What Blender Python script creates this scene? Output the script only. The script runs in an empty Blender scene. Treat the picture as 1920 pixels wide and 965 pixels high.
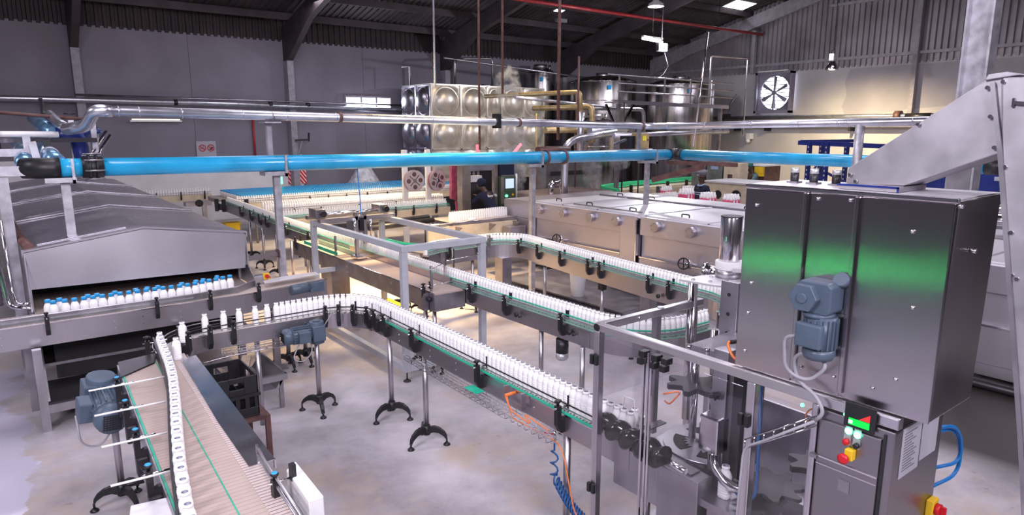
# A milk bottling hall: conveyors, hooded tunnel, filling machine, pipes and tanks.
# World axes follow the building: X runs along the left wall, Y along the right wall, Z is up (metres).
import bpy, math, random
from math import pi, sin, cos, radians, sqrt, atan2, hypot
from mathutils import Vector, Matrix
RND = random.Random(11)
SC = bpy.context.scene
COL = SC.collection

# ------------------------------------------------------------------ materials
MATS = {}
def nd(nt, kind, **kw):
    n = nt.nodes.new(kind)
    for k, v in kw.items():
        if hasattr(n, k): setattr(n, k, v)
        else: n.inputs[k].default_value = v
    return n
def mk(name, col, rough=.5, metal=0., var=.08, scale=6., bump=0., stretch=None, rvar=.08, emit=None, estr=0., trans=0., alpha=1., ior=1.45, coat=0., sss=0., col2=None, spec=.5, mask=(.35,.65), detail=4.):
    m = bpy.data.materials.new(name); m.use_nodes = True
    nt = m.node_tree; b = nt.nodes['Principled BSDF']; L = nt.links.new
    tc = nd(nt, 'ShaderNodeTexCoord'); mp = nd(nt, 'ShaderNodeMapping'); L(tc.outputs['Object'], mp.inputs[0])
    if stretch: mp.inputs['Scale'].default_value = stretch
    no = nd(nt, 'ShaderNodeTexNoise'); no.inputs['Scale'].default_value = scale; no.inputs['Detail'].default_value = detail
    L(mp.outputs[0], no.inputs['Vector'])
    cr = nd(nt, 'ShaderNodeValToRGB')
    c2 = col2 or tuple(max(0, c*(1-var*2)) for c in col)
    cr.color_ramp.elements[0].position = mask[0]; cr.color_ramp.elements[1].position = mask[1]
    cr.color_ramp.elements[0].color = (*c2, 1); cr.color_ramp.elements[1].color = (*[min(1, c*(1+var*.5)) for c in col], 1)
    L(no.outputs['Fac'], cr.inputs[0]); L(cr.outputs[0], b.inputs['Base Color'])
    mr = nd(nt, 'ShaderNodeMapRange'); mr.inputs['To Min'].default_value = max(.02, rough-rvar); mr.inputs['To Max'].default_value = min(1, rough+rvar)
    L(no.outputs['Fac'], mr.inputs['Value']); L(mr.outputs[0], b.inputs['Roughness'])
    b.inputs['Metallic'].default_value = metal; b.inputs['IOR'].default_value = ior
    b.inputs['Specular IOR Level'].default_value = spec
    if bump:
        bp = nd(nt, 'ShaderNodeBump'); bp.inputs['Strength'].default_value = bump; bp.inputs['Distance'].default_value = .01
        L(no.outputs['Fac'], bp.inputs['Height']); L(bp.outputs[0], b.inputs['Normal'])
    if emit: b.inputs['Emission Color'].default_value = (*emit, 1); b.inputs['Emission Strength'].default_value = estr
    if trans: b.inputs['Transmission Weight'].default_value = trans
    if alpha < 1: b.inputs['Alpha'].default_value = alpha
    if coat: b.inputs['Coat Weight'].default_value = coat
    if sss: b.inputs['Subsurface Weight'].default_value = sss; b.inputs['Subsurface Radius'].default_value = (.02, .018, .015)
    MATS[name] = m
    return m
STEEL = mk('brushed_steel', (.50,.47,.51), .36, 1, var=.05, scale=1.6, rvar=.07)
STEELH = mk('brushed_steel_flat', (.80,.775,.82), .40, .55, var=.04, scale=1.3, rvar=.07)
STEELD = mk('dull_steel', (.40,.375,.41), .42, 1, var=.12, scale=5, rvar=.1)
STEELP = mk('polished_steel', (.72,.69,.73), .14, 1, var=.05, scale=3, rvar=.06)
STEELW = mk('worn_steel', (.50,.48,.53), .36, 1, var=.15, scale=3, rvar=.12, bump=.08)
HOOD = mk('hood_steel', (.70,.67,.73), .26, .84, var=.012, scale=1.3, rvar=.09, detail=1.)
TUNS = mk('tunnel_steel', (.53,.495,.545), .36, .78, var=.03, scale=.9, rvar=.06, detail=2.)
GUARD = mk('guard_steel', (.62,.59,.63), .30, 1, var=.03, scale=2, rvar=.05)
PLATE = mk('table_plate_steel', (.60,.575,.63), .22, 1, var=.05, scale=4, rvar=.08)
HOPS = mk('hopper_steel', (.50,.465,.48), .25, 1, var=.03, scale=1.2, rvar=.02, detail=1.)
def brushed(m, an=1.):
    # upright brushing: reflections smear sideways and stay crisp up and down
    nt=m.node_tree; b=nt.nodes['Principled BSDF']; b.inputs['Anisotropic'].default_value=an
    t=nt.nodes.new('ShaderNodeTangent'); t.direction_type='RADIAL'; t.axis='Z'; nt.links.new(t.outputs[0],b.inputs['Tangent'])
brushed(HOPS)
CABS = mk('cabinet_steel', (.30,.275,.30), .33, 1, var=.06, scale=1.5, rvar=.06, detail=1.)
CHUTE = mk('matt_steel', (.47,.445,.485), .46, .85, var=.1, scale=7, rvar=.1)
ALU = mk('pipe_cladding', (.62,.62,.70), .3, .9, var=.08, scale=5, rvar=.08)
PAINT = mk('grey_paint', (.40,.41,.46), .4, 0, var=.05, scale=9)
POSTP = mk('galvanised', (.50,.49,.54), .45, .6, var=.15, scale=9)
BLUEP = mk('blue_plastic_pipe', (.02,.36,.66), .3, 0, var=.1, scale=3, coat=.3)
BLUEG = mk('blue_foil', (.20,.40,.62), .26, .7, var=.12, scale=5)
BLACK = mk('black_plastic', (.014,.013,.017), .42, 0, var=.1, scale=9)
BLACKR = mk('black_rubber', (.02,.019,.023), .6, 0, var=.1, scale=9)
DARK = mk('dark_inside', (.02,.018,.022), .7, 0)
WHITE = mk('milk_white', (.90,.885,.89), .32, 0, var=.015, scale=20, spec=.4)
WHITEP = mk('white_plastic', (.80,.79,.80), .4, 0, var=.03)
CAPB = mk('cap_blue', (.02,.32,.68), .38, 0, var=.06)
TEAL = mk('green_wear_strip', (.02,.42,.27), .35, 0, var=.08)
TEALD = mk('green_tinted_strip', (.22,.38,.33), .35, .1, var=.1)
GREENR = mk('bright_green_rail', (.05,.66,.28), .35, 0, var=.05)
GREYR = mk('grey_rail', (.30,.29,.31), .4, .3, var=.1)
MOTORB = mk('motor_paint', (.075,.105,.15), .38, 0, var=.08, scale=8)
MOTORL = mk('label_silver', (.5,.5,.52), .35, .6)
DARKM = mk('dark_metal', (.05,.047,.055), .4, .7, var=.1)
RUST = mk('brown_steel', (.15,.075,.07), .55, .3, var=.2, scale=8)
REDP = mk('red_pipe', (.42,.03,.04), .45, 0, var=.15)
RED = mk('red_button', (.55,.01,.02), .4, 0)
YEL = mk('yellow_plastic', (.80,.50,.02), .45, 0)
ORANGE = mk('orange_cable', (.80,.20,.05), .45, 0)
CABLEB = mk('blue_hose', (.02,.10,.30), .4, 0)
CABLEL = mk('bright_blue_hose', (.01,.22,.65), .4, 0)
CABLEW = mk('grey_cable', (.33,.32,.36), .5, 0)
OCHRE = mk('ochre_paint', (.46,.33,.15), .5, 0, var=.1)
LAGGED = mk('ochre_lagging', (.50,.38,.20), .4, .5, var=.15)
NAVY = mk('navy_paint', (.012,.025,.17), .32, 0, var=.12)
CREAM = mk('cream_panel', (.62,.52,.38), .5, 0, var=.08)
PINK = mk('pink_print', (.80,.10,.22), .4, 0, var=.1)
SKIN = mk('skin', (.10,.052,.038), .5, 0, var=.05)
NAVYC = mk('navy_cloth', (.012,.014,.04), .85, 0, var=.12, scale=30)
SHIRT = mk('pale_blue_cloth', (.35,.45,.62), .8, 0)
GREENC = mk('green_cloth', (.03,.16,.14), .8, 0)
TEALC = mk('grey_green_cloth', (.10,.17,.18), .85, 0)
GREYC = mk('grey_cloth', (.20,.19,.22), .85, 0)
PAPER = mk('paper', (.42,.41,.47), .7, 0, var=.03)
PLASTICW = mk('crumpled_film', (.62,.62,.68), .25, 0, var=.15, scale=9, bump=.5)
WOOD = mk('pallet_wood', (.42,.33,.25), .8, 0, var=.2, stretch=(1,9,1))
ROOFM = mk('roof_sheet', (.075,.06,.068), .6, .2, var=.2, scale=1.2)
BEAM = mk('roof_steel', (.075,.058,.068), .6, .2, var=.15, scale=2)
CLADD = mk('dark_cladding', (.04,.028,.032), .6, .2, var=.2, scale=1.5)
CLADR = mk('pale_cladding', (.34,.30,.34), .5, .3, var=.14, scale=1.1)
COLM = mk('column_paint', (.33,.31,.36), .6, 0, var=.1)
LAMPE = mk('lamp_glow', (1,1,1), .5, 0, emit=(.95,.97,1), estr=60)
TUBEE = mk('tube_glow', (1,1,1), .5, 0, emit=(.93,.95,1), estr=14)
SKYE = mk('daylight_sheet', (1,1,1), .5, 0, emit=(.92,.94,1), estr=2.4)
WARME = mk('warm_glow', (1,.9,.6), .5, 0, emit=(1,.82,.5), estr=12)
GLOWG = mk('green_signal', (.1,1,.4), .4, 0, emit=(.08,1,.35), estr=6)
GLOWW = mk('white_green_lens', (.8,1,.9), .4, 0, emit=(.6,1,.8), estr=3)
GLOWR = mk('red_signal', (1,.05,.05), .4, 0, emit=(1,.04,.06), estr=7)
SCRB = mk('screen_blue', (.3,.4,.6), .3, 0, emit=(.55,.66,.9), estr=1.0)
SCRG = mk('screen_green', (.0,.7,.05), .3, 0, emit=(.0,.75,.06), estr=.9)
SCRR = mk('screen_red', (.9,.02,.02), .3, 0, emit=(.9,.03,.03), estr=.9)
SCRW = mk('screen_white', (.8,.8,.9), .3, 0, emit=(.8,.8,.9), estr=.7)
NECKIN = mk('neck_shade_grey', (.30,.30,.38), .5, 0, var=.2, scale=60)
FOILY = mk('yellow_label', (.85,.75,.05), .5, 0)
SIGNR = mk('sign_red', (.62,.01,.05), .5, 0)
SIGNK = mk('sign_black', (.02,.02,.025), .5, 0)
def glass_mat():
    m = bpy.data.materials.new('clear_guard_pane'); m.use_nodes = True
    nt = m.node_tree; nt.nodes.clear(); L = nt.links.new
    o = nd(nt, 'ShaderNodeOutputMaterial'); mx = nd(nt, 'ShaderNodeMixShader'); t = nd(nt, 'ShaderNodeBsdfTransparent'); g = nd(nt, 'ShaderNodeBsdfGlossy')
    t.inputs[0].default_value = (.965,.96,.97,1); g.inputs[0].default_value = (.9,.9,.93,1); g.inputs[1].default_value = .06
    fr = nd(nt, 'ShaderNodeLayerWeight'); fr.inputs[0].default_value = .5
    pw = nd(nt, 'ShaderNodeMath'); pw.operation = 'POWER'; pw.inputs[1].default_value = 4.; L(fr.outputs['Facing'], pw.inputs[0])
    ma = nd(nt, 'ShaderNodeMath'); ma.operation = 'MULTIPLY_ADD'; ma.inputs[1].default_value = .6; ma.inputs[2].default_value = .035
    L(pw.outputs[0], ma.inputs[0]); L(ma.outputs[0], mx.inputs[0])
    L(t.outputs[0], mx.inputs[1]); L(g.outputs[0], mx.inputs[2]); L(mx.outputs[0], o.inputs[0])
    return m
GLASS = glass_mat()
def slat_mat(name, c1, c2, pitch, gap=.06, axis='Y', rough=.5, c3=None):
    """chain slats: thin dark joints across the running direction, wandering wear tint"""
    m = bpy.data.materials.new(name); m.use_nodes = True
    nt = m.node_tree; b = nt.nodes['Principled BSDF']; L = nt.links.new
    tc = nd(nt, 'ShaderNodeTexCoord'); sp = nd(nt, 'ShaderNodeSeparateXYZ'); L(tc.outputs['Object'], sp.inputs[0])
    d = nd(nt, 'ShaderNodeMath'); d.operation = 'DIVIDE'; d.inputs[1].default_value = pitch; L(sp.outputs[axis], d.inputs[0])
    f = nd(nt, 'ShaderNodeMath'); f.operation = 'FRACT'; L(d.outputs[0], f.inputs[0])
    g = nd(nt, 'ShaderNodeMath'); g.operation = 'GREATER_THAN'; g.inputs[1].default_value = gap; L(f.outputs[0], g.inputs[0])
    no = nd(nt, 'ShaderNodeTexNoise'); no.inputs['Scale'].default_value = 3; L(tc.outputs['Object'], no.inputs['Vector'])
    m1 = nd(nt, 'ShaderNodeMixRGB'); m1.inputs[1].default_value = (*c1, 1); m1.inputs[2].default_value = (*(c3 or c1), 1); L(no.outputs['Fac'], m1.inputs[0])
    m2 = nd(nt, 'ShaderNodeMixRGB'); m2.inputs[1].default_value = (*c2, 1); L(g.outputs[0], m2.inputs[0]); L(m1.outputs[0], m2.inputs[2])
    L(m2.outputs[0], b.inputs['Base Color']); b.inputs['Roughness'].default_value = rough
    return m
BELTP = slat_mat('pink_slat_belt', (.40,.29,.27), (.20,.15,.15), .038, .07, 'Y', .45, (.46,.38,.33))
BELTX = slat_mat('tan_slat_belt', (.52,.45,.41), (.24,.20,.2), .038, .09, 'X', .45, (.45,.37,.33))
CHAIN = slat_mat('white_chain', (.62,.57,.55), (.10,.09,.1), .030, .45, 'Y', .4)
def corr_dir(): pass

# ------------------------------------------------------------------ mesh builder
class MB:
    def __init__(s): s.v=[]; s.f=[]; s.s=[]; s.mi=[]; s.cur=0
    def add(s, vs, fs, sm=False):
        n=len(s.v); s.v.extend([tuple(q) for q in vs])
        for f in fs: s.f.append([i+n for i in f]); s.s.append(sm); s.mi.append(s.cur)
        return s
    def box(s,x0,x1,y0,y1,z0,z1):
        return s.add([(x0,y0,z0),(x1,y0,z0),(x1,y1,z0),(x0,y1,z0),(x0,y0,z1),(x1,y0,z1),(x1,y1,z1),(x0,y1,z1)],
            [(0,3,2,1),(4,5,6,7),(0,1,5,4),(1,2,6,5),(2,3,7,6),(3,0,4,7)])
    def bar(s,p,q,w,h=None,up=(0,0,1)):
        """rectangular bar from p to q, w wide, h deep"""
        h=h or w; p=Vector(p); q=Vector(q); d=(q-p).normalized(); u=Vector(up)
        if abs(d.dot(u))>.98: u=Vector((0,1,0)) if abs(d.y)<.9 else Vector((1,0,0))
        a=d.cross(u).normalized(); b=a.cross(d).normalized(); vs=[]
        for c in (p,q):
            for i,j in ((-1,-1),(1,-1),(1,1),(-1,1)): vs.append(c+a*(i*w/2)+b*(j*h/2))
        return s.add(vs,[(0,1,2,3)[::-1],(4,5,6,7),(0,1,5,4),(1,2,6,5),(2,3,7,6),(3,0,4,7)])
    def rings(s, rings, cap=True, closed=False, sm=True):
        n=len(rings[0]); vs=[p for r in rings for p in r]; fs=[]
        m=len(rings)
        for i in range(m if closed else m-1):
            k=(i+1)%m
            for j in range(n):
                j2=(j+1)%n; fs.append((i*n+j,i*n+j2,k*n+j2,k*n+j))
        b0=len(s.v); s.add(vs,fs,sm)
        if cap and not closed:
            s.f.append([b0+j for j in range(n)][::-1]); s.s.append(False); s.mi.append(s.cur)
            s.f.append([b0+(m-1)*n+j for j in range(n)]); s.s.append(False); s.mi.append(s.cur)
        return s
    def cyl(s,p,q,r,r2=None,n=12,cap=True,sm=True):
        r2=r if r2 is None else r2; p=Vector(p); q=Vector(q); d=(q-p).normalized()
        u=Vector((0,0,1)) if abs(d.z)<.9 else Vector((1,0,0))
        a=d.cross(u).normalized(); b=d.cross(a).normalized()
        R=[[c+a*(rr*cos(2*pi*j/n))+b*(rr*sin(2*pi*j/n)) for j in range(n)] for c,rr in ((p,r),(q,r2))]
        return s.rings(R,cap,sm=sm)
    def tube(s,pts,r,n=8,cap=True,closed=False):
        P=[Vector(p) for p in pts]; m=len(P); R=[]; a=None
        for i in range(m):
            d=((P[(i+1)%m]-P[i-1]) if (closed or 0<i<m-1) else (P[1]-P[0] if i==0 else P[-1]-P[-2])).normalized()
            if a is None:
                u=Vector((0,0,1)) if abs(d.z)<.9 else Vector((1,0,0)); a=d.cross(u).normalized()
            else: a=(a-d*a.dot(d)).normalized()
            b=d.cross(a); rr=r[i] if isinstance(r,(list,tuple)) else r
            R.append([P[i]+a*(rr*cos(2*pi*j/n))+b*(rr*sin(2*pi*j/n)) for j in range(n)])
        return s.rings(R,cap,closed)
    def lathe(s,prof,c=(0,0,0),n=20,axis=(0,0,1),cap=True,sx=1,sy=1):
        c=Vector(c); d=Vector(axis).normalized(); u=Vector((1,0,0)) if abs(d.x)<.9 else Vector((0,1,0))
        a=(u-d*u.dot(d)).normalized(); b=d.cross(a)
        return s.rings([[c+d*z+a*(r*sx*cos(2*pi*j/n))+b*(r*sy*sin(2*pi*j/n)) for j in range(n)] for r,z in prof],cap)
    def prism(s,poly,ax,lo,hi):
        """poly in the plane across ax, extruded lo..hi (x: (y,z)  y: (x,z)  z: (x,y))"""
        f={'x':lambda a,b,t:(t,a,b),'y':lambda a,b,t:(a,t,b),'z':lambda a,b,t:(a,b,t)}[ax]
        n=len(poly); area=sum(poly[i][0]*poly[(i+1)%n][1]-poly[(i+1)%n][0]*poly[i][1] for i in range(n))
        if (area<0)!=(ax=='y'): poly=poly[::-1]
        vs=[f(a,b,lo) for a,b in poly]+[f(a,b,hi) for a,b in poly]
        return s.add(vs,[list(range(n))[::-1],list(range(n,2*n))]+[(i,(i+1)%n,n+(i+1)%n,n+i) for i in range(n)])
    def sweep(s,path,o0,o1,z0,z1,sm=False):
        """box section swept along a plan path: offsets o0..o1 to the left of travel"""
        n=len(path); R=[]
        for i,(x,y) in enumerate(path):
            a=path[max(0,i-1)]; b=path[min(n-1,i+1)]; L=hypot(b[0]-a[0],b[1]-a[1]) or 1
            nx,ny=-(b[1]-a[1])/L,(b[0]-a[0])/L
            R.append([(x+nx*o0,y+ny*o0,z0),(x+nx*o1,y+ny*o1,z0),(x+nx*o1,y+ny*o1,z1),(x+nx*o0,y+ny*o0,z1)])
        return s.rings(R,True,False,sm)
    def ball(s,c,r,n=12,m=8,sc=(1,1,1)):
        R=[[(c[0]+sc[0]*r*sin(pi*i/m)*cos(2*pi*j/n),c[1]+sc[1]*r*sin(pi*i/m)*sin(2*pi*j/n),c[2]-sc[2]*r*cos(pi*i/m)) for j in range(n)] for i in range(1,m)]
        return s.rings(R,True)
    def torus(s,c,R,r,axis=(0,0,1),n=24,k=8):
        c=Vector(c); d=Vector(axis).normalized(); u=Vector((1,0,0)) if abs(d.x)<.9 else Vector((0,1,0))
        a=(u-d*u.dot(d)).normalized(); b=d.cross(a)
        return s.tube([c+a*(R*cos(2*pi*i/n))+b*(R*sin(2*pi*i/n)) for i in range(n)],r,k,closed=True)
    def xf(s,M):
        s.v=[tuple(M@Vector(p)) for p in s.v]; return s
    def mesh(s,name,mats,off=(0,0,0)):
        me=bpy.data.meshes.new(name)
        me.from_pydata([(a-off[0],b-off[1],c-off[2]) for a,b,c in s.v],[],s.f)
        for m in (mats if isinstance(mats,(list,tuple)) else [mats]): me.materials.append(m)
        me.polygons.foreach_set('use_smooth',s.s); me.polygons.foreach_set('material_index',s.mi)
        me.update(); return me
ORG={}
def link(o,parent=None,loc=None):
    COL.objects.link(o); w=Vector(loc) if loc is not None else Vector(ORG.get(parent.name,(0,0,0)) if parent else (0,0,0))
    ORG[o.name]=tuple(w)
    if parent: o.parent=parent; o.location=w-Vector(ORG[parent.name])
    else: o.location=w
    return o
def bolts(parent,pts,n,r=.006,h=.006,name='bolt'):
    n=Vector(n).normalized(); me=MB().cyl((0,0,0),n*h,r,n=8).mesh(name,STEELP)
    for p in pts: inst(name,me,parent,p)
def bev(o,w,seg=2):
    b=o.modifiers.new('bevel','BEVEL'); b.width=w; b.segments=seg; b.limit_method='ANGLE'; b.angle_limit=radians(40); b.harden_normals=False
    return o
def tag(o,label=None,cat=None,group=None,kind=None):
    for k,v in (('label',label),('category',cat),('group',group),('kind',kind)):
        if v: o[k]=v
    return o
def part(name,mb,mat,parent,bevel=0,label=None,kind=None):
    """one mesh part in world coordinates under its thing"""
    o=bpy.data.objects.new(name,mb.mesh(name,mat,ORG[parent.name])); link(o,parent)
    if bevel: bev(o,bevel)
    return tag(o,label,kind=kind)
def solo(name,mb,mat,label,cat,group=None,bevel=0,kind=None):
    """a thing that is a single mesh; origin under its middle"""
    xs,ys,zs=zip(*mb.v); c=((min(xs)+max(xs))/2,(min(ys)+max(ys))/2,min(zs))
    o=bpy.data.objects.new(name,mb.mesh(name,mat,c)); link(o,None,c)
    if bevel: bev(o,bevel)
    return tag(o,label,cat,group,kind)
def thing(name,label,cat,loc,group=None,kind=None):
    o=bpy.data.objects.new(name,None); o.empty_display_size=.1
    return tag(link(o,None,loc),label,cat,group,kind)
def inst(name,me,parent,loc,rz=0,label=None):
    """another object on a shared mesh, placed in world coordinates"""
    o=bpy.data.objects.new(name,me); link(o,parent,loc); o.rotation_euler=(0,0,rz)
    return tag(o,label)
def sub(name,me,parent,loc=(0,0,0)):
    """a piece fixed to a part, placed in the part's own coordinates"""
    o=bpy.data.objects.new(name,me); COL.objects.link(o); o.parent=parent; o.location=loc; return o
def copy_tree(o,parent=None):
    c=o.copy(); COL.objects.link(c)
    if parent: c.parent=parent
    for ch in list(o.children): copy_tree(ch,c)
    return c
def arc(cx,cy,r,a0,a1,n=10): return [(cx+r*cos(radians(a0+(a1-a0)*i/n)),cy+r*sin(radians(a0+(a1-a0)*i/n))) for i in range(n+1)]
def arc3(pts,n=6):
    """round a polyline's corners: list of points (x,y,z[,radius])"""
    out=[Vector(pts[0][:3])]
    for i in range(1,len(pts)-1):
        p=Vector(pts[i][:3]); r=pts[i][3] if len(pts[i])>3 else .05
        a=(Vector(pts[i-1][:3])-p); b=(Vector(pts[i+1][:3])-p); r=min(r,a.length*.49,b.length*.49); a.normalize(); b.normalize()
        for k in range(n+1):
            t=k/n; out.append(p+a*(r*(1-t)**2)+b*(r*t*t))
    out.append(Vector(pts[-1][:3])); return out
def walk(path,step,start=0.,jit=0.):
    """points every step along a plan path with heading"""
    out=[]; pos=start; acc=0
    for (x0,y0),(x1,y1) in zip(path,path[1:]):
        L=hypot(x1-x0,y1-y0)
        while pos<=acc+L and L>0:
            t=(pos-acc)/L; out.append((x0+(x1-x0)*t,y0+(y1-y0)*t,atan2(y1-y0,x1-x0))); pos+=step*(1+RND.uniform(-jit,jit))
        acc+=L
    return out
def near(path,x,y):
    """closest point on the path to (x, y) with heading"""
    best=None
    for (x0,y0),(x1,y1) in zip(path,path[1:]):
        dx,dy=x1-x0,y1-y0; L=dx*dx+dy*dy
        if L==0: continue
        t=max(0,min(1,((x-x0)*dx+(y-y0)*dy)/L)); q=(x0+dx*t,y0+dy*t); d=hypot(q[0]-x,q[1]-y)
        if best is None or d<best[0]: best=(d,q[0],q[1],atan2(dy,dx))
    return best[1:]
# ------------------------------------------------------------------ the hall
def floor_mat():
    m=bpy.data.materials.new('hall_floor'); m.use_nodes=True; nt=m.node_tree; b=nt.nodes['Principled BSDF']; L=nt.links.new
    tc=nd(nt,'ShaderNodeTexCoord'); O=tc.outputs['Object']
    def noise(sc,det=5,rough=.6):
        n=nd(nt,'ShaderNodeTexNoise'); n.inputs['Scale'].default_value=sc; n.inputs['Detail'].default_value=det; n.inputs['Roughness'].default_value=rough; L(O,n.inputs['Vector']); return n
    def ramp(src,a,bb,c0,c1):
        r=nd(nt,'ShaderNodeValToRGB'); r.color_ramp.elements[0].position=a; r.color_ramp.elements[1].position=bb
        r.color_ramp.elements[0].color=(*c0,1); r.color_ramp.elements[1].color=(*c1,1); L(src,r.inputs[0]); return r
    base=ramp(noise(.75,8,.68).outputs['Fac'],.34,.66,(.27,.24,.265),(.55,.51,.545))
    tan=ramp(noise(1.6,5).outputs['Fac'],.52,.72,(0,0,0),(1,1,1))
    mx=nd(nt,'ShaderNodeMixRGB'); L(base.outputs[0],mx.inputs[1]); mx.inputs[2].default_value=(.43,.33,.25,1)
    k=nd(nt,'ShaderNodeMath'); k.operation='MULTIPLY'; k.inputs[1].default_value=.75; L(tan.outputs[0],k.inputs[0]); L(k.outputs[0],mx.inputs[0])
    spots=ramp(noise(9,3).outputs['Fac'],.66,.72,(0,0,0),(1,1,1)); near_n=ramp(noise(.5,2).outputs['Fac'],.5,.6,(0,0,0),(1,1,1))
    k2=nd(nt,'ShaderNodeMath'); k2.operation='MULTIPLY'; L(spots.outputs[0],k2.inputs[0]); L(near_n.outputs[0],k2.inputs[1])
    k3=nd(nt,'ShaderNodeMath'); k3.operation='MULTIPLY'; k3.inputs[1].default_value=.5; L(k2.outputs[0],k3.inputs[0])
    m2=nd(nt,'ShaderNodeMixRGB'); L(k3.outputs[0],m2.inputs[0]); L(mx.outputs[0],m2.inputs[1]); m2.inputs[2].default_value=(.16,.11,.09,1)
    # standing water in the near left corner
    sp=nd(nt,'ShaderNodeSeparateXYZ'); L(O,sp.inputs[0])
    ed=nd(nt,'ShaderNodeMapRange'); ed.inputs['From Min'].default_value=-8.9; ed.inputs['From Max'].default_value=-8.0; ed.inputs['To Min'].default_value=.55; ed.inputs['To Max'].default_value=-.25
    L(sp.outputs['X'],ed.inputs['Value'])
    pn=noise(1.5,6,.55); sm=nd(nt,'ShaderNodeMath'); L(ed.outputs[0],sm.inputs[0]); L(pn.outputs['Fac'],sm.inputs[1])
    wet0=ramp(sm.outputs[0],.60,.625,(0,0,0),(1,1,1))
    def gate(axis,v,w,src):
        g=nd(nt,'ShaderNodeMapRange'); g.inputs['From Min'].default_value=v; g.inputs['From Max'].default_value=v+w; L(sp.outputs[axis],g.inputs['Value'])
        if w<0: g.inputs['From Min'].default_value=v+w; g.inputs['From Max'].default_value=v; g.inputs['To Min'].default_value=1; g.inputs['To Max'].default_value=0
        if src is None: return g
        q=nd(nt,'ShaderNodeMath'); q.operation='MULTIPLY'; L(g.outputs[0],q.inputs[0]); L(src.outputs[0],q.inputs[1]); return q
    wet=gate('Y',1.5,-.3,wet0)
    # dark strip of floor colour in front of the long tunnel
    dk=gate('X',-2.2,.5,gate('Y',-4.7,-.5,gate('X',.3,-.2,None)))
    m3=nd(nt,'ShaderNodeMixRGB'); L(wet.outputs[0],m3.inputs[0]); L(m2.outputs[0],m3.inputs[1]); m3.inputs[2].default_value=(.50,.47,.58,1)
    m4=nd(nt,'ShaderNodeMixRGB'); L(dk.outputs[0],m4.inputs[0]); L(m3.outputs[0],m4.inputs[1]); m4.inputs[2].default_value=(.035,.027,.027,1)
    L(m4.outputs[0],b.inputs['Base Color'])
    rg=nd(nt,'ShaderNodeMapRange'); rg.inputs['To Min'].default_value=.36; rg.inputs['To Max'].default_value=.58; L(noise(1.1,4).outputs['Fac'],rg.inputs['Value'])
    mr=nd(nt,'ShaderNodeMixRGB'); L(wet.outputs[0],mr.inputs[0]); L(rg.outputs[0],mr.inputs[1]); mr.inputs[2].default_value=(.09,.09,.09,1)
    L(mr.outputs[0],b.inputs['Roughness']); return m
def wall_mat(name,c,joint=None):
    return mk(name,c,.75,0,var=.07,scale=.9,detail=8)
X0,X1,Y0,Y1=-9.,25.3,-6.,22.
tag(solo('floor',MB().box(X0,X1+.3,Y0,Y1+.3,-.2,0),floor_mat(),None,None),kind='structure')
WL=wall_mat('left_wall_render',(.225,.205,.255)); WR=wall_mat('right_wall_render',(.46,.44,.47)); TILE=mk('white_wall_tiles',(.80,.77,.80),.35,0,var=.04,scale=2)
def struct(name,mb,m,bevel=0): return tag(solo(name,mb,m,None,None,bevel=bevel),kind='structure')
w=MB()
for a,b_ in ((X0,-3.5),(-3.49,4.86),(4.87,10.4),(10.41,16.4),(16.41,X1+.3)): w.box(a,b_,Y1,Y1+.25,0,5.55)
w.box(X0,X1,Y1+.03,Y1+.22,0,5.5)
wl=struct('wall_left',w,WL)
struct('trim_1',MB().box(X0,8.1,Y1-.015,Y1,0,1.95),TILE)
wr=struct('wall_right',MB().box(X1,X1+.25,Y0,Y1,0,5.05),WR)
def roof_z(y): return 6.15+.25*(22-y) if y>2 else 11.15-.25*(2-y)
def corr_profile(a,b,pitch,dep):
    out=[];x=a
    while x<b:
        for t,d in ((0,0),(.42,0),(.52,1),(.90,1)): out.append((x+pitch*t,d*dep))
        x+=pitch
    return out
c=MB(); pr=corr_profile(X0,X1,.21,.035); n=len(pr); ys=(Y1+.2,2.,Y0); vs=[];fs=[]
for y in ys: vs+= [(x,y,roof_z(y)+d) for x,d in pr]
for k in range(2): fs+=[(k*n+i,k*n+i+1,(k+1)*n+i+1,(k+1)*n+i) for i in range(n-1)]
c.add(vs,fs); ceil=struct('ceiling',c,ROOFM)
def purlin(y): return MB().box(X0,X1,y-.04,y+.04,roof_z(y)-.22,roof_z(y)-.01)
for k in range(13): part('purlin',purlin(21.4-1.55*k),BEAM,ceil)
c=MB(); pr=corr_profile(X0,X1,.19,.03); n=len(pr)
c.add([(x,Y1-.02+d,z) for z in (5.5,6.2) for x,d in pr],[(i,i+1,n+i+1,n+i) for i in range(n-1)])
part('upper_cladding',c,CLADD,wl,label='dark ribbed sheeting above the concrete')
c=MB(); pr=[(y,d) for y,d in corr_profile(Y0,Y1,.20,.075)]; n=len(pr)
c.add([(X1-.06+d,y,5.0) for y,d in pr]+[(X1-.06+d,y,roof_z(y)) for y,d in pr],[(i,i+1,n+i+1,n+i) for i in range(n-1)])
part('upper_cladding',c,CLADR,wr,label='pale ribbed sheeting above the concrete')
for z,y0,y1 in ((5.32,Y0,21.9),(7.25,Y0,13.5)): part('girt',MB().box(X1-.14,X1-.04,y0,y1,z-.05,z+.05),COLM,wr)
part('render_patch',MB().prism([(12.6,3.25),(12.75,3.6),(12.6,4.0),(12.7,4.5),(12.55,4.95),(8,4.95),(3,4.98),(3,3.3),(7,3.35),(9,3.55),(10.5,3.45),(11.6,3.3)],'x',X1-.006,X1),wall_mat('bare_render',(.36,.34,.39)),wr,label='uneven patch of greyer plaster')
struct('wall_back',MB().prism([(Y0,0),(Y1,0),(Y1,roof_z(Y1)),(2,roof_z(2)),(Y0,roof_z(Y0))],'x',X0-.2,X0),wall_mat('back_wall_render',(.19,.175,.21)))
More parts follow.
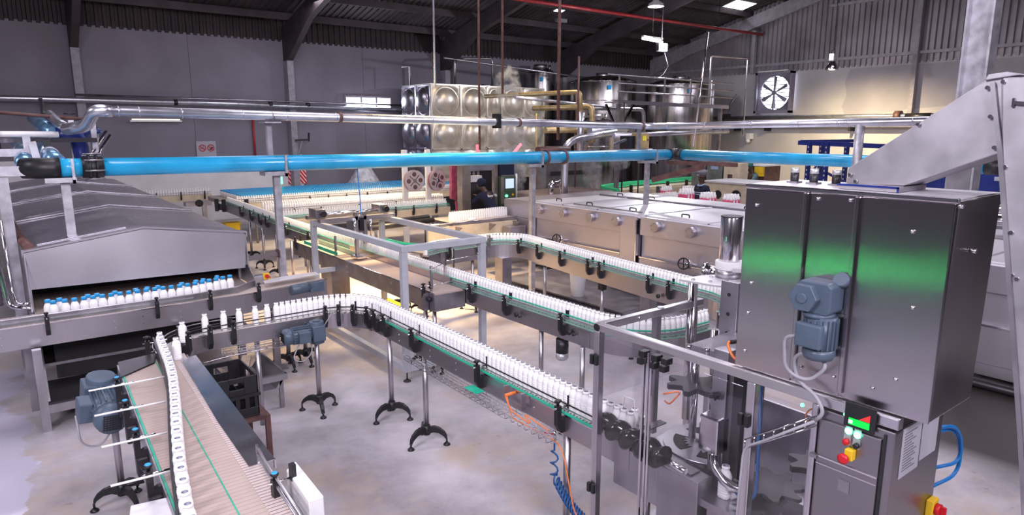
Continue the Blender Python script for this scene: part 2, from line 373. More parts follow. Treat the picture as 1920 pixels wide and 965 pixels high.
struct('wall_front',MB().box(X0,X1,Y0-.2,Y0,0,roof_z(Y0)),wall_mat('front_wall_render',(.13,.12,.145)))
# portal frames
for i,x in enumerate((2.0,7.75,13.6,19.4)):
    t=thing('portal_frame','dark steel roof frame rising from the left wall, '+('nearest the left edge of the photo','beside the three-pane window','behind the dimpled water tank','above the round silos')[i],'roof frame',(x,21.8,0),'steel roof frames')
    part('column',MB().box(x-.10,x+.10,21.62,21.995,0,4.9),COLM,t,label='pale grey painted column')
    part('rafter',MB().prism([(21.99,4.9),(21.62,4.9),(19.7,roof_z(19.7)-.78),(2,roof_z(2)-.78),(Y0,roof_z(Y0)-.78),(Y0,roof_z(Y0)-.24),(2,roof_z(2)-.24),(21.99,roof_z(21.99)-.24)],'x',x-.09,x+.09),BEAM,t)
t=thing('gable_rafter','pale steel rafter sloping along the top of the right wall','roof frame',(X1-.25,10,0))
part('rafter',MB().prism([(21.9,5.2),(19.7,roof_z(19.7)-.75),(2,roof_z(2)-.72),(Y0+.05,roof_z(Y0)-.7),(Y0+.05,roof_z(Y0)-.24),(2,roof_z(2)-.24),(21.9,roof_z(21.9)-.24)],'x',X1-.30,X1-.16),COLM,t)
for i,(y,lab) in enumerate(((16.45,'slim steel post on the right wall left of the round fan'),(10.25,'slim steel post on the right wall above the silver chute'))):
    solo('wall_post',MB().box(X1-.30,X1-.15,y-.07,y+.07,3.15 if i else 5.0,roof_z(y)-.85),COLM,lab,'post','posts on the right wall')
t=thing('roof_column','tall weathered steel column standing behind the cap hopper','column',(7.75,2.6,0))
part('shaft',MB().prism([(7.65,2.48),(7.85,2.48),(7.85,2.50),(7.76,2.50),(7.76,2.70),(7.85,2.70),(7.85,2.72),(7.65,2.72),(7.65,2.70),(7.74,2.70),(7.74,2.50),(7.65,2.50)],'z',.02,roof_z(2.6)-.78),POSTP,t)
part('base_plate',MB().box(7.55,7.95,2.4,2.8,0,.02),POSTP,t)
part('splice_plate',MB().box(7.63,7.645,2.5,2.7,2.15,2.5),STEELD,t)
# window, daylight sheets
t=thing('window_1',None,None,(10.55,21.95,3.4),kind='structure')
f=MB(); f.box(9.66,11.44,21.93,21.99,3.40,3.46).box(9.66,11.44,21.93,21.99,3.84,3.90)
for x in (9.66,10.24,10.81,11.38): f.box(x,x+.06,21.93,21.99,3.46,3.84)
part('window_frame',f,COLM,t)
WINE=mk('window_daylight',(1,1,1),.3,0,emit=(.85,.9,1),estr=5)
for a,b_ in ((9.72,10.24),(10.30,10.81),(10.87,11.38)): part('pane',MB().box(a,b_,21.955,21.965,3.46,3.84),WINE,t)
t=thing('window_2',None,None,(22.,19.,6.),kind='structure')
def roofsheet(x0,x1,y0,y1): return MB().add([(x0,y0,roof_z(y0)-.012),(x1,y0,roof_z(y0)-.012),(x1,y1,roof_z(y1)-.012),(x0,y1,roof_z(y1)-.012)]+[(x0,y0,roof_z(y0)-.004),(x1,y0,roof_z(y0)-.004),(x1,y1,roof_z(y1)-.004),(x0,y1,roof_z(y1)-.004)],[(0,1,2,3)[::-1],(4,5,6,7),(0,1,5,4),(1,2,6,5),(2,3,7,6),(3,0,4,7)])
part('translucent_sheet',roofsheet(23.2,24.5,16.1,16.8),SKYE,t)
t=thing('window_3',None,None,(16.6,18.8,6.),kind='structure')
part('translucent_sheet',roofsheet(16.4,16.8,18.6,18.95),SKYE,t)
# ------------------------------------------------------------------ bottles
def bottle_mesh(seg=16):
    pr=[(.90,0,4),(1,.004,4)]
    for k in range(6): z=.018+k*.0145; pr+=[(1,z,4),(1,z+.006,4),(.955,z+.0085,4),(.955,z+.0115,4)]
    pr+=[(1,.116,3.6),(.975,.126,3.2),(.89,.138,2.8),(.76,.149,2.4)]
    R=[]
    def ring(ax,ay,z,e):
        r=[]
        for j in range(seg):
            t=2*pi*(j+.5)/seg; c,s=cos(t),sin(t); k=(abs(c)**e+abs(s)**e)**(-1/e); r.append((ax*k*c,ay*k*s,z))
        return r
    for f,z,e in pr: R.append(ring(.0269*f,.0318*f,z,e))
    for rr,z in ((.0195,.156),(.0185,.161),(.0185,.166),(.0212,.1665),(.0212,.171),(.0195,.1715),(.0195,.179),(.0160,.179),(.0152,.165),(.004,.163)): R.append(ring(rr,rr,z,2))
    mb=MB(); mb.rings(R[:-2],False); mb.f.append(list(range(seg))[::-1]); mb.s.append(False); mb.mi.append(0); mb.cur=1; mb.rings(R[-3:],True); mb.f.pop(-2); mb.s.pop(-2); mb.mi.pop(-2); return mb
BM=bottle_mesh().mesh('milk_bottle',[WHITE,NECKIN])
def bottles(pts,label,group,z=1.0,swap=False):
    for x,y,h in pts:
        o=bpy.data.objects.new('milk_bottle',BM); COL.objects.link(o)
        o.location=(x,y,z+.0005); o.rotation_euler=(0,0,h+RND.uniform(-.03,.03)); tag(o,label,'bottle',group)
def capped_protos():
    k_=1.07; b=MB().lathe([(r*k_,z*k_) for r,z in ((.030,0),(.0355,.004),(.0365,.03),(.0355,.06),(.0365,.085),(.034,.105),(.026,.125),(.0195,.136),(.0185,.146))],n=18)
    c=MB().lathe([(r*k_,z*k_) for r,z in ((.0235,.138),(.0238,.160),(.0222,.166),(.016,.1675))],n=18)
    return b.mesh('capped_bottle',WHITE),c.mesh('cap',CAPB)
CBM,CCM=capped_protos()
def capped(x,y,label,group,z=1.0):
    o=bpy.data.objects.new('capped_bottle',CBM); COL.objects.link(o); o.location=(x,y,z+.0005); tag(o,label,'bottle',group)
    sub('cap',CCM,o)
# ------------------------------------------------------------------ conveyor kit
def tripod_mesh(rot=0.):
    mb=MB(); mb.cyl((0,0,.085),(0,0,.175),.034,n=14)
    for k in range(3):
        a=rot+k*2*pi/3; c,s=cos(a),sin(a); R=[]; q=1.22
        for d,z,w,h in ((.022,.135,.022,.03),(.07,.150,.02,.026),(.12,.142,.018,.023),(.165,.112,.016,.021),(.188,.078,.014,.018),(.190,.060,.013,.012)):
            h*=q; w*=q; tx=(-s*w,c*w); R.append([(c*d-tx[0],s*d-tx[1],z-h),(c*d+tx[0],s*d+tx[1],z-h),(c*d+tx[0]*.7,s*d+tx[1]*.7,z+h*.6),(c*d-tx[0]*.7,s*d-tx[1]*.7,z+h*.6)])
        mb.rings(R,True,sm=False)
        mb.cyl((c*.188,s*.188,.02),(c*.188,s*.188,.062),.008,n=8)
        mb.lathe([(.031,.0),(.032,.007),(.022,.018),(.011,.028)],(c*.188,s*.188,0),n=12)
        mb.cyl((c*.036,s*.036,.13),(c*.048,s*.048,.13),.009,n=6)
    return mb.mesh('tripod_foot',BLACK)
TRIPOD=tripod_mesh()
def leg(parent,x,y,ztop,rz=0.,r=.0245,foot=True):
    l=inst('leg',MB().cyl((0,0,.09 if foot else 0),(0,0,ztop),r,n=14).mesh('leg',STEEL),parent,(x,y,0),rz)
    if foot: sub('tripod_foot',TRIPOD,l)
    return l
def bracket_meshes():
    b=MB().prism([(.0,-.125),(.036,-.125),(.066,-.07),(.066,.062),(.034,.062),(.034,-.04),(.016,-.03),(0,-.03)],'y',-.018,.018)
    b.box(-.012,.0,-.013,.013,-.10,-.035)
    k=MB().lathe([(.009,.056),(.009,.078),(.017,.083),(.021,.094),(.014,.102)],(.05,0,0),n=10); k.box(.024,.076,-.007,.007,.086,.097)
    r=MB().cyl((.085,0,.042),(-.05,0,.042),.0055,n=8)
    s=MB().box(-.056,-.030,-.016,.016,.025,.112)
    return b.mesh('rail_bracket',BLACK),k.mesh('clamp_knob',BLACK),r.mesh('rod',STEELP),s.mesh('rail_clip',BLACK)
BRM,KNM,RDM,CLM=bracket_meshes()
KNB=None
def bracket(parent,x,y,nx,ny,z=1.0,clip=True,knob=None):
    """black clamp hanging on a side panel; (nx, ny) points outwards"""
    b=inst('rail_bracket',BRM,parent,(x,y,z),atan2(ny,nx)); sub('clamp_knob',knob or KNM,b); sub('rod',RDM,b)
    if clip: sub('rail_clip',CLM,b)
    return b
def brackets(parent,path,xys,side,hw,z=1.0,clip=True):
    for x,y in xys:
        qx,qy,h=near(path,x,y); nx,ny=-sin(h)*side,cos(h)*side
        bracket(parent,qx+nx*hw,qy+ny*hw,nx,ny,z,clip)
def conveyor(name,label,path,hw,loc,depth=.15,z=1.0,belt=CHAIN,panel=STEEL,rails=(),group='bottle conveyors'):
    t=thing(name,label,'conveyor',loc,group)
    for s in (-1,1): part('side_panel',MB().sweep(path,s*hw-.004,s*hw+.004,z-depth,z-.004),panel,t)
    part('chain_belt',MB().sweep(path,-hw+.012,hw-.012,z-.025,z),belt,t)
    for o,z0,z1,w,m in rails: part('guide_rail',MB().sweep(path,o-w/2,o+w/2,z0,z1),m,t,label={TEAL:'green guide rail',TEALD:'green tinted guide rail'}.get(m))
    return t
def gearmotor(parent,c,d,s=1.,name='drive_motor',box=(0,0,1)):
    """finned motor along d from c, gearbox at the start, terminal box towards box"""
    c=Vector(c); d=Vector(d).normalized(); u=Vector(box); a=d.cross(u)
    mb=MB(); pt=lambda t,o=0,q=0:c+d*(t*s)+u*(o*s)+a*(q*s)
    mb.cyl(pt(.085),pt(.215),.050*s,n=20)
    for k in range(18):
        ang=2*pi*k/18; e=u*cos(ang)+a*sin(ang); mb.bar(c+d*(.095*s)+e*(.052*s),c+d*(.205*s)+e*(.052*s),.004*s,.014*s,up=e)
    o=part(name,mb,MOTORB,parent,label='blue-grey drive motor')
    g=MB().bar(pt(0),pt(.085),.105*s,.12*s,up=u); g.cyl(pt(.04,0,-.075),pt(.04,0,.075),.048*s,n=20); g.cyl(pt(.04,0,.075),pt(.04,0,.085),.025*s,n=14)
    part('gearbox',g,MOTORB,o,bevel=.006*s)
    f=MB().lathe([(.053*s,0),(.055*s,.02*s),(.050*s,.045*s),(.035*s,.055*s)],pt(.212),n=20,axis=d)
    part('fan_cover',f,MOTORB,o)
    gr=MB()
    for k in range(-3,4): gr.bar(pt(.268,-.03,k*.009),pt(.268,.03,k*.009),.003*s,.004*s); gr.bar(pt(.268,k*.009,-.03),pt(.268,k*.009,.03),.003*s,.004*s)
    part('fan_grille',gr,BLACK,o)
    b=MB().bar(pt(.11,.068),pt(.185,.068),.075*s,.045*s,up=u)
    part('terminal_box',b,MOTORB,o,bevel=.005*s)
    return o
# ------------------------------------------------------------------ front conveyor
P1=[(.93,5.60)]+arc(1.35,5.80,.42,180,90,10)+[(1.8,6.22)]+arc(2.36,5.77,.45,90,0,12)+[(2.80,4.6),(2.77,2.42)]
f1=conveyor('bottle_conveyor','nearest conveyor with a bend, one row of open white bottles running into the clear guard',P1,.055,(2.6,4.6,0),
    rails=((-.0385,1.052,1.060,.006,DARKM),(.0385,1.052,1.060,.006,DARKM),(-.0385,1.020,1.027,.006,STEEL),(.0385,1.085,1.093,.006,STEEL)))
straight1=[(2.812,5.6),(2.80,4.6),(2.77,2.7)]
part('wear_strip',MB().sweep(straight1,-.066,-.044,.998,1.006),TEAL,f1,label='green wear strip')
part('edge_strip',MB().sweep(straight1,-.062,-.056,.985,.998),STEELP,f1)
for x,y,r in ((2.31,6.19,.3),(2.81,5.60,1.2),(2.81,4.93,1.25),(2.76,3.0,.5),(1.75,6.22,.2)): leg(f1,x,y,.85,r,foot=x>2)
brackets(f1,P1,[(1.106,6.05),(1.32,6.2),(1.528,6.3),(2.393,6.2),(2.568,6.2),(2.72,6.08),(2.80,5.865),(2.82,5.70),(2.83,5.50),(2.82,4.951),(2.748,3.926),(2.697,2.996)],-1,.059)
brackets(f1,P1,[(2.72,6.08),(2.83,5.50),(2.82,4.951),(2.748,3.926)],1,.059)
bolts(f1,[(2.735,y,z) for y in (5.25,4.7,4.3,3.7,3.35,2.9) for z in (.955,.90)]+[(2.725,3.3,.93)],(-1,0,0))
bolts(f1,[(x,6.155,z) for x in (1.5,1.58,1.9,2.2,2.26) for z in (.95,.89)],(0,-1,0))
gearmotor(f1,(2.33,6.06,.87),(-1,.02,0),1.45,box=(0,-1,0))
c=MB().tube(arc3([(2.3,6.03,.88,.1),(2.42,6.05,1.02,.05),(2.44,6.1,1.04)]),.005); part('motor_cable',c,CABLEW,f1)
c=MB().tube(arc3([(2.08,6.02,.80,.05),(2.0,6.0,.66,.1),(2.1,5.98,.62,.1),(2.2,6.0,.70,.05),(2.2,6.05,.8)]),.006); part('motor_cable',c,CABLEW,f1)
def wire_tray(parent,p,q,w,h,up=(0,0,1),pitch=.075,r=.0028,name='cable_tray'):
    p=Vector(p);q=Vector(q);d=(q-p);L=d.length;d.normalize();u=Vector(up);a=d.cross(u).normalized();mb=MB()
    for o,z in ((-w/2,h),(-w/2,h/2),(-w/2,0),(0,0),(w/2,0),(w/2,h/2),(w/2,h)): mb.tube([p+a*o+u*z,q+a*o+u*z],r,5)
    k=0
    while k*pitch<=L:
        b=p+d*(k*pitch); mb.tube([b-a*(w/2)+u*h,b-a*(w/2),b+a*(w/2),b+a*(w/2)+u*h],r,5); k+=1
    return part(name,mb,STEELD,parent)
wire_tray(f1,(2.665,4.95,.83),(2.625,2.95,.83),.10,.05)
wire_tray(f1,(1.42,6.10,.80),(2.02,6.10,.80),.09,.045)
mb=MB().tube(arc3([(1.02,5.72,.80,.1),(1.12,5.98,.80,.2),(1.5,6.06,.80,.2),(2.05,6.05,.80)],8),.006); part('hose_rail',mb,STEELP,f1)
mb=MB().box(2.585,2.665,3.80,3.96,.895,.899); part('plate',mb,TEAL,f1,label='loose green plate lying on the wire tray')
mb=MB().box(2.655,2.70,3.55,3.56,.92,1.02).box(2.66,2.70,3.36,3.375,.92,1.02).box(2.66,2.70,3.36,3.56,.90,.915); part('sensor_bracket',mb,STEELW,f1)
mb=MB().cyl((2.64,3.52,.965),(2.72,3.50,.975),.012,n=10); part('sensor',mb,ORANGE,f1,label='orange sensor')
for pts in ([(2.64,3.52,.965,.05),(2.60,3.40,.90,.08),(2.63,3.2,.86,.06),(2.62,3.3,.92,.06),(2.64,3.05,.88)],[(2.64,3.5,.97,.05),(2.62,3.42,.84,.05),(2.66,3.0,.82,.05),(2.63,2.9,.80,.06),(2.60,2.75,.45,.05),(2.61,2.66,.40)]):
    part('sensor_cable',MB().tube(arc3(pts),.0045,6),ORANGE,f1,label='orange sensor cable')
pts=walk(P1[9:],.0545,.08)
pts=[p for p in pts if p[0]>1.95 or p[1]<5.9]
bottles(pts,'open white ribbed bottle in the tight single row on the nearest conveyor','bottles on the nearest conveyor')
loose=[(.965,5.62,1.6,'last loose white bottle just dropped onto the pink belt'),(1.10,6.06,.9,'loose white bottle at the curved left end of the nearest conveyor'),(1.315,6.215,0,'lone white bottle left of the first upright black clamp on the nearest conveyor'),(1.475,6.22,0,'lone white bottle between two black clamps on the nearest conveyor'),(1.61,6.22,0,'white bottle set apart, above the wire tray, left of the packed row'),(1.755,6.22,0,'white bottle standing second from the packed row on the nearest conveyor'),(1.865,6.22,0,'white bottle just about to leave the packed row near the drive motor')]
for x,y,h,l in loose:
    o=bpy.data.objects.new('milk_bottle',BM); COL.objects.link(o); o.location=(x,y,1.0005); o.rotation_euler=(0,0,h); tag(o,l,'bottle')
# blue air hose, coiled
h=MB(); pts=[(2.70,3.06,.80),(2.70,3.06,.72)]
pts+= [(2.70+.02*sin(k*.9),3.06+.03*cos(k*.9),.70-.012*k) for k in range(14)]
ax0=Vector((2.70,3.05,.53)); ax1=Vector((2.66,2.74,.40))
for k in range(110):
    t=k/109; c0=ax0.lerp(ax1,t); a=k*2*pi/9; pts.append((c0.x+.030*cos(a),c0.y+.012*cos(a),c0.z-.03*t*(1-t)*4+.034*sin(a)))
pts+=[(2.64,2.70,.40)]
h.tube(pts,.0065,6); solo('coiled_air_hose',h,CABLEB,'dark blue coiled air hose hanging beside the clear guard','hose')
t=thing('air_valve','small silver air valve with red handle on the nearest conveyor leg','valve',(2.70,3.06,.79))
part('valve_body',MB().cyl((2.70,3.06,.79),(2.70,3.06,.86),.012,n=10),STEELP,t)
part('handle',MB().bar((2.70,3.06,.83),(2.68,3.14,.82),.012,.004),RED,t)
# ------------------------------------------------------------------ middle conveyor with the reject belt
P2=[(4.33,16.9),(4.28,15.0),(4.16,12.5),(4.15,9.),(4.15,5.4)]+[(4.16,4.6)]+arc(4.72,4.16,.56,180,270,12)+[(5.0,3.60)]
f2=conveyor('bottle_conveyor','long middle conveyor with green rails passing through the grey frame',P2,.062,(4.15,8.,0),depth=.17,
    rails=((-.041,1.064,1.074,.010,TEAL),(-.044,1.036,1.050,.006,GREYR),(-.046,1.018,1.030,.006,TEALD),(.041,1.064,1.074,.010,TEAL),(-.06,1.0,1.006,.03,TEALD)))
for x,y,r in ((4.13,4.9,.2),(4.08,4.25,.6),(4.0,10.9,.3),(4.02,11.7,.7),(4.05,12.6,.5),(4.1,13.6,.2),(4.2,14.8,.1)): leg(f2,x,y,.83,r)
brackets(f2,P2,[(3.938,6.046),(4.034,5.395),(4.054,4.523),(3.909,12.088),(3.927,10.935),(4.231,15.358),(4.102,14.52),(4.053,13.81),(4.055,13.311)],-1,.066)
for x,y in ((3.98,5.2),(4.0,4.42)):
    k=MB().lathe([(.018,0),(.026,.012),(.026,.03),(.012,.036)],(x+.083,y,.93),axis=(-1,0,0),n=10); k.lathe([(.010,0),(.012,.03)],(x+.083,y-.06,.92),axis=(-1,0,0),n=8); part('tension_knob',k,BLACK,f2)
mb=MB().box(4.085,4.30,4.18,4.32,.83,.998); part('end_block',mb,STEELD,f2,bevel=.004)
o=part('drive_motor',MB().cyl((4.16,4.62,.80),(4.16,4.62,.66),.062,n=20),DARKM,f2,label='black drive motor hanging below')
part('fan_cover',MB().lathe([(.062,0),(.064,-.05),(.05,-.068),(.02,-.07)],(4.16,4.62,.66),n=20),MOTORL,o); part('cable',MB().torus((4.13,4.56,.76),.045,.006,(1,.3,0),16,6),BLACK,o)
P2pts=walk(P2,.0545,.0)
near2=[p for p in P2pts if p[1]<7.9]; far2=[p for p in P2pts if p[1]>=7.9]
bottles(near2,'open white bottle in the single row on the middle conveyor with green rails','bottles on the middle conveyor')
rb=thing('reject_conveyor','wide pink slat belt conveyor beside the middle conveyor, under the grey frame','conveyor',(3.88,8.2,0))
part('slat_belt',MB().box(3.69,4.06,6.22,10.6,.97,.999),BELTP,rb)
for x in (3.672,4.066): part('side_panel',MB().box(x-.006,x+.006,6.2,10.6,.80,1.004),STEELD,rb)
part('end_plate',MB().box(3.67,4.075,6.19,6.21,.80,.985),STEELD,rb)
part('edge_strip',MB().box(3.66,3.672,6.2,10.6,1.004,1.012),STEELP,rb)
part('outfeed_fence',MB().box(4.062,4.074,6.5,9.3,1.0,1.085),STEEL,rb,label='upright steel fence plate')
part('outfeed_fence',MB().box(3.70,3.706,8.9,10.2,1.02,1.07),TEAL,rb,label='green fence strip'); part('outfeed_fence',MB().box(3.93,3.936,8.7,10.2,1.0,1.06),TEALD,rb,label='green fence strip')
for x,y in ((3.85,6.5),(3.80,6.62),(3.8,10.2)): leg(rb,x,y,.80,.4)
part('pedestal',MB().box(3.72,4.0,9.2,9.6,0,.80),STEELD,rb,label='brown-tinted steel pedestal')
bolts(rb,[(3.666,y,z) for y in (6.4,7.2,7.9,8.5,9.1) for z in (.94,.86)],(-1,0,0))
bracket(rb,3.68,6.36,-1,0,1.0); bracket(rb,3.70,10.45,-1,0,1.0)
k=MB().lathe([(.02,0),(.03,.012),(.03,.03),(.012,.036)],(3.666,6.27,.93),axis=(-1,0,0),n=10); part('tension_knob',k,BLACK,rb)
# guard-rail uprights of the divider on both sides of the row
for i,(x,y) in enumerate(((3.72,6.33),(4.08,6.62),(4.5,7.1),(4.62,6.7),(3.72,9.0))):
    part('rail_upright',MB().box(x-.012,x+.012,y-.012,y+.012,.80 if i in (0,4) else .84,1.29),STEELP,rb)
part('cross_rod',MB().cyl((3.70,6.33,1.25),(4.10,6.62,1.25),.006,n=8),STEELP,rb); part('cross_rod',MB().cyl((4.08,6.62,1.26),(4.62,6.72,1.26),.006,n=8),STEELP,rb); part('cross_rod',MB().cyl((3.66,6.36,1.06),(4.07,6.40,1.06),.006,n=8),STEELP,rb)
part('gusset',MB().prism([(6.30,.80),(6.30,1.0),(6.46,.80)],'x',3.60,3.66),STEELW,rb)
# ------------------------------------------------------------------ rear conveyor
P3=[(4.78,8.28),(5.05,8.40),(5.6,8.44)]+arc(5.98,7.98,.46,90,-4,12)+[(6.30,7.0),(6.10,5.4),(5.99,4.35)]+arc(5.45,4.32,.54,0,-80,8)
f3=conveyor('bottle_conveyor','rear conveyor with green rails curving beside the long stainless tunnel',P3,.062,(6.1,6.2,0),depth=.2,
    rails=((-.041,1.064,1.074,.010,TEAL),(-.044,1.036,1.050,.006,GREYR),(-.046,1.018,1.030,.006,TEALD),(.041,1.064,1.074,.010,TEAL),(-.06,1.0,1.006,.03,TEALD)))
for x,y,r in ((6.38,7.5,.2),(5.7,8.44,.2),(6.19,6.1,.5),(6.08,5.2,.2)): leg(f3,x,y,.80,r)
part('support_box',MB().box(6.03,6.17,5.15,5.3,0,.80),STEELD,f3,bevel=.005); part('support_box',MB().box(6.12,6.30,8.22,8.42,.0,.80),STEELD,f3)
part('leg_socket',MB().box(6.15,6.23,6.06,6.14,.70,.80),BLACK,f3)
brackets(f3,P3,[(5.761,8.246),(6.243,8.054),(6.297,7.55),(6.274,6.93),(6.19,6.282),(6.171,6.035),(6.003,5.118),(5.999,4.782),(5.2,8.4)],-1,.066)
k=MB().lathe([(.018,0),(.026,.012),(.026,.03),(.012,.036)],(5.965,4.95,.88),axis=(-1,0,0),n=10); part('tension_knob',k,BLACK,f3)
mb=MB().box(5.93,5.96,8.31,8.37,.86,1.17).box(5.90,5.99,8.30,8.32,1.09,1.13).box(5.90,5.99,8.30,8.32,.92,.96); part('sensor_post',mb,STEELW,f3)
bottles(walk(P3,.0545,.0),'open white bottle in the row on the rear conveyor next to the stainless tunnel','bottles on the rear conveyor')
# green S-shaped return rail coming off the divider
mb=MB(); S=[(4.75,9.6),(4.8,9.1),(4.95,8.75),(5.0,8.45)]
for o in (-.04,.04): mb.sweep(S,o-.006,o+.006,1.03,1.075)
t=thing('curved_guide_rail','pair of green S-curved guide rails behind the grey frame','guide rail',(4.85,9.,0))
part('rail',mb,TEAL,t); part('support_plate',MB().sweep(S,-.06,.06,.94,.96),STEELD,t)
for x,y in ((4.8,9.1),(4.95,8.7)): leg(t,x,y,.94,.3)
t=thing('steel_frame','open grey painted square-tube frame standing over the middle conveyor','frame',(3.8,7.5,0))
xa,xb,ya,yb,zt=3.36,4.40,6.33,8.92,1.55; w=.072
for x in (xa,xb):
    for y in (ya,yb):
        l=part('leg',MB().box(x,x+w,y,y+w,.115,zt-w),PAINT,t,bevel=.005)
        part('levelling_foot',MB().cyl((x+w/2,y+w/2,.02),(x+w/2,y+w/2,.115),.009,n=8).lathe([(.042,0),(.042,.01),(.02,.024)],(x+w/2,y+w/2,0),n=14),BLACKR,l)
for x in (xa,xb): part('top_rail',MB().box(x,x+w,ya,yb+w,zt-w,zt),PAINT,t,bevel=.005)
for y in (ya,yb): part('top_rail',MB().box(xa+w,xb,y,y+w,zt-w,zt),PAINT,t,bevel=.005)
part('bottom_rail',MB().box(xa,xa+w,ya+w,yb,.115,.187),PAINT,t,bevel=.005)
part('bottom_rail',MB().box(xa+w,xb,ya,ya+w,.115,.187),PAINT,t,bevel=.005)
part('mid_rail',MB().box(xa+w,xb-.6,yb,yb+w,.80,.86),PAINT,t)
# bottle pusher on the frame
t=thing('bottle_pusher','linear pusher unit with gripper hanging inside the grey frame','pusher',(3.9,8.6,0))
part('cross_beam',MB().box(3.36,4.48,8.60,8.70,1.55,1.60),STEEL,t); part('cross_beam',MB().box(3.36,4.48,9.05,9.15,1.55,1.60),STEELD,t)
part('slide_rod',MB().cyl((3.42,8.78,1.64),(4.40,8.78,1.64),.014,n=10).cyl((3.42,8.90,1.64),(4.40,8.90,1.64),.014,n=10),STEELP,t)
for x in (3.42,4.36):
    b=part('pulley_box',MB().box(x-.07,x+.07,8.72,8.98,1.60,1.72),STEELW,t,bevel=.006)
    part('pulley',MB().cyl((x+.02,8.71,1.66),(x+.02,8.66,1.66),.042,n=16),BLACK,b)
c=part('carriage',MB().box(3.80,4.05,8.66,8.76,1.36,1.60).box(3.86,3.90,8.60,8.66,1.02,1.66).box(3.99,4.03,8.60,8.66,1.20,1.66),STEELW,t)
part('air_cylinder',MB().cyl((3.84,8.58,1.30),(3.84,8.58,1.58),.018,n=10).cyl((4.08,8.58,1.30),(4.08,8.58,1.55),.018,n=10),STEELP,c)
part('gripper',MB().box(3.80,4.02,8.54,8.66,1.02,1.06).box(3.80,3.92,8.45,8.54,1.03,1.05),STEELP,c)
part('valve_block',MB().box(3.92,3.98,8.58,8.62,1.40,1.58),BLACK,c)
mb=MB().tube([(3.95,8.6,1.60),(3.955,8.62,1.85),(3.93,8.6,2.1),(3.90,8.55,2.28)],.007,6); part('air_hose',mb,CABLEL,t)
# ------------------------------------------------------------------ hooded tunnel on the left
t=thing('hooded_tunnel','long stainless tunnel with ridged hood sections, blue-capped bottles leaving its dark mouth','tunnel machine',(1.17,13,0))
XL,XR,XM=.115,2.215,1.17
for i,(y0,y1) in enumerate(((8.0,10.66),(10.70,13.28),(13.32,15.98),(16.02,18.7))):
    zl,zm=1.60,1.745
    h=MB().prism([(XL,1.22),(XR,1.22),(XR,zl),(XM,zm),(XL,zl)],'y',y0+.03,y1)
    o=part('hood_section',h,HOOD,t,bevel=.008)
    fl=MB().prism([(XL-.02,zl-.05),(XL-.02,zl+.02),(XM,zm+.025),(XR+.02,zl+.02),(XR+.02,zl-.05),(XR+.005,zl+.004),(XM,zm+.004),(XL-.005,zl+.004)],'y',y0,y0+.09)
    part('hood_lip',fl,HOOD,o)
    part('hatch',MB().add([(XL+.12,y0+.35,zl+.020),(XM-.12,y0+.35,zm-.014),(XM-.12,y1-.25,zm-.014),(XL+.12,y1-.25,zl+.020)]+[(XL+.12,y0+.35,zl+.026),(XM-.12,y0+.35,zm-.006),(XM-.12,y1-.25,zm-.006),(XL+.12,y1-.25,zl+.026)],[(3,2,1,0),(4,5,6,7),(0,1,5,4),(1,2,6,5),(2,3,7,6),(3,0,4,7)]),HOOD,o)
AP=[(XL,1.60),(XL+.06,1.235),(XR-.04,1.20),(XR,1.59),(XM,1.742)]; AV=[(x,8.0-(1.742-z)*.07,z) for x,z in AP]
part('front_apron',MB().add(AV+[(x,y+.02,z) for x,y,z in AV],[(0,1,2,3,4),(9,8,7,6,5)]+[(i,i+5,(i+1)%5+5,(i+1)%5) for i in range(5)]),HOOD,t)
part('cheek_plate',MB().prism([(7.97,1.0),(8.35,1.0),(8.35,1.6),(8.0,1.6),(7.97,1.25)],'x',XL-.005,XL+.005),HOOD,t)
part('cheek_plate',MB().prism([(7.6,1.0),(8.35,1.0),(8.35,1.58),(8.0,1.58),(7.97,1.22)],'x',XR-.005,XR+.005),HOOD,t)
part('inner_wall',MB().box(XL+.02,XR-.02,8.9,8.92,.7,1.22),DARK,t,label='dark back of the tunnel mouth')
part('side_body',MB().box(XL,XL+.02,8.0,18.7,.45,1.22),STEELW,t); part('side_body',MB().box(XR-.02,XR,8.35,18.7,.45,1.22),STEELW,t)
part('bottom_tray',MB().box(XL,XR,8.0,18.7,.42,.45),STEELD,t)
part('deck',MB().box(XL+.02,XR-.02,7.93,18.6,.975,.996),BELTX,t)
for x in (.12,2.1):
    for y in (8.1,11,14,17): part('leg',MB().box(x-.04,x+.04,y-.04,y+.04,0,.42),STEELD,t)
part('lower_frame',MB().box(.06,1.35,7.30,7.36,.17,.25).box(.06,1.35,7.95,8.01,.17,.25),STEELD,t)
part('drip_tray',MB().box(.06,1.35,7.32,8.0,.25,.27),DARKM,t)
part('brace',MB().bar((.12,7.36,.25),(.12,7.9,.78),.06,.03),STEELD,t)
part('leg',MB().box(.06,.13,7.29,7.36,0,.8),STEELW,t); part('leg',MB().box(1.28,1.34,7.29,7.36,0,.8),STEELD,t); part('leg',MB().box(.0,.09,7.93,8.02,0,.8),STEELD,t)
part('shade_sheet',MB().box(.25,1.9,8.02,8.06,.27,.95),DARK,t,label='dark sheet standing in for the shade below the tunnel')  # near-black sheet paints the shadow under the tunnel
part('edge_gutter',MB().tube([(.16,8.1,1.63),(.10,8.9,1.66),(.06,10.0,1.70),(.02,11.0,1.74)],[.05,.045,.04,.035],8),RUST,t,label='wrinkled brown flexible strip along the hood')
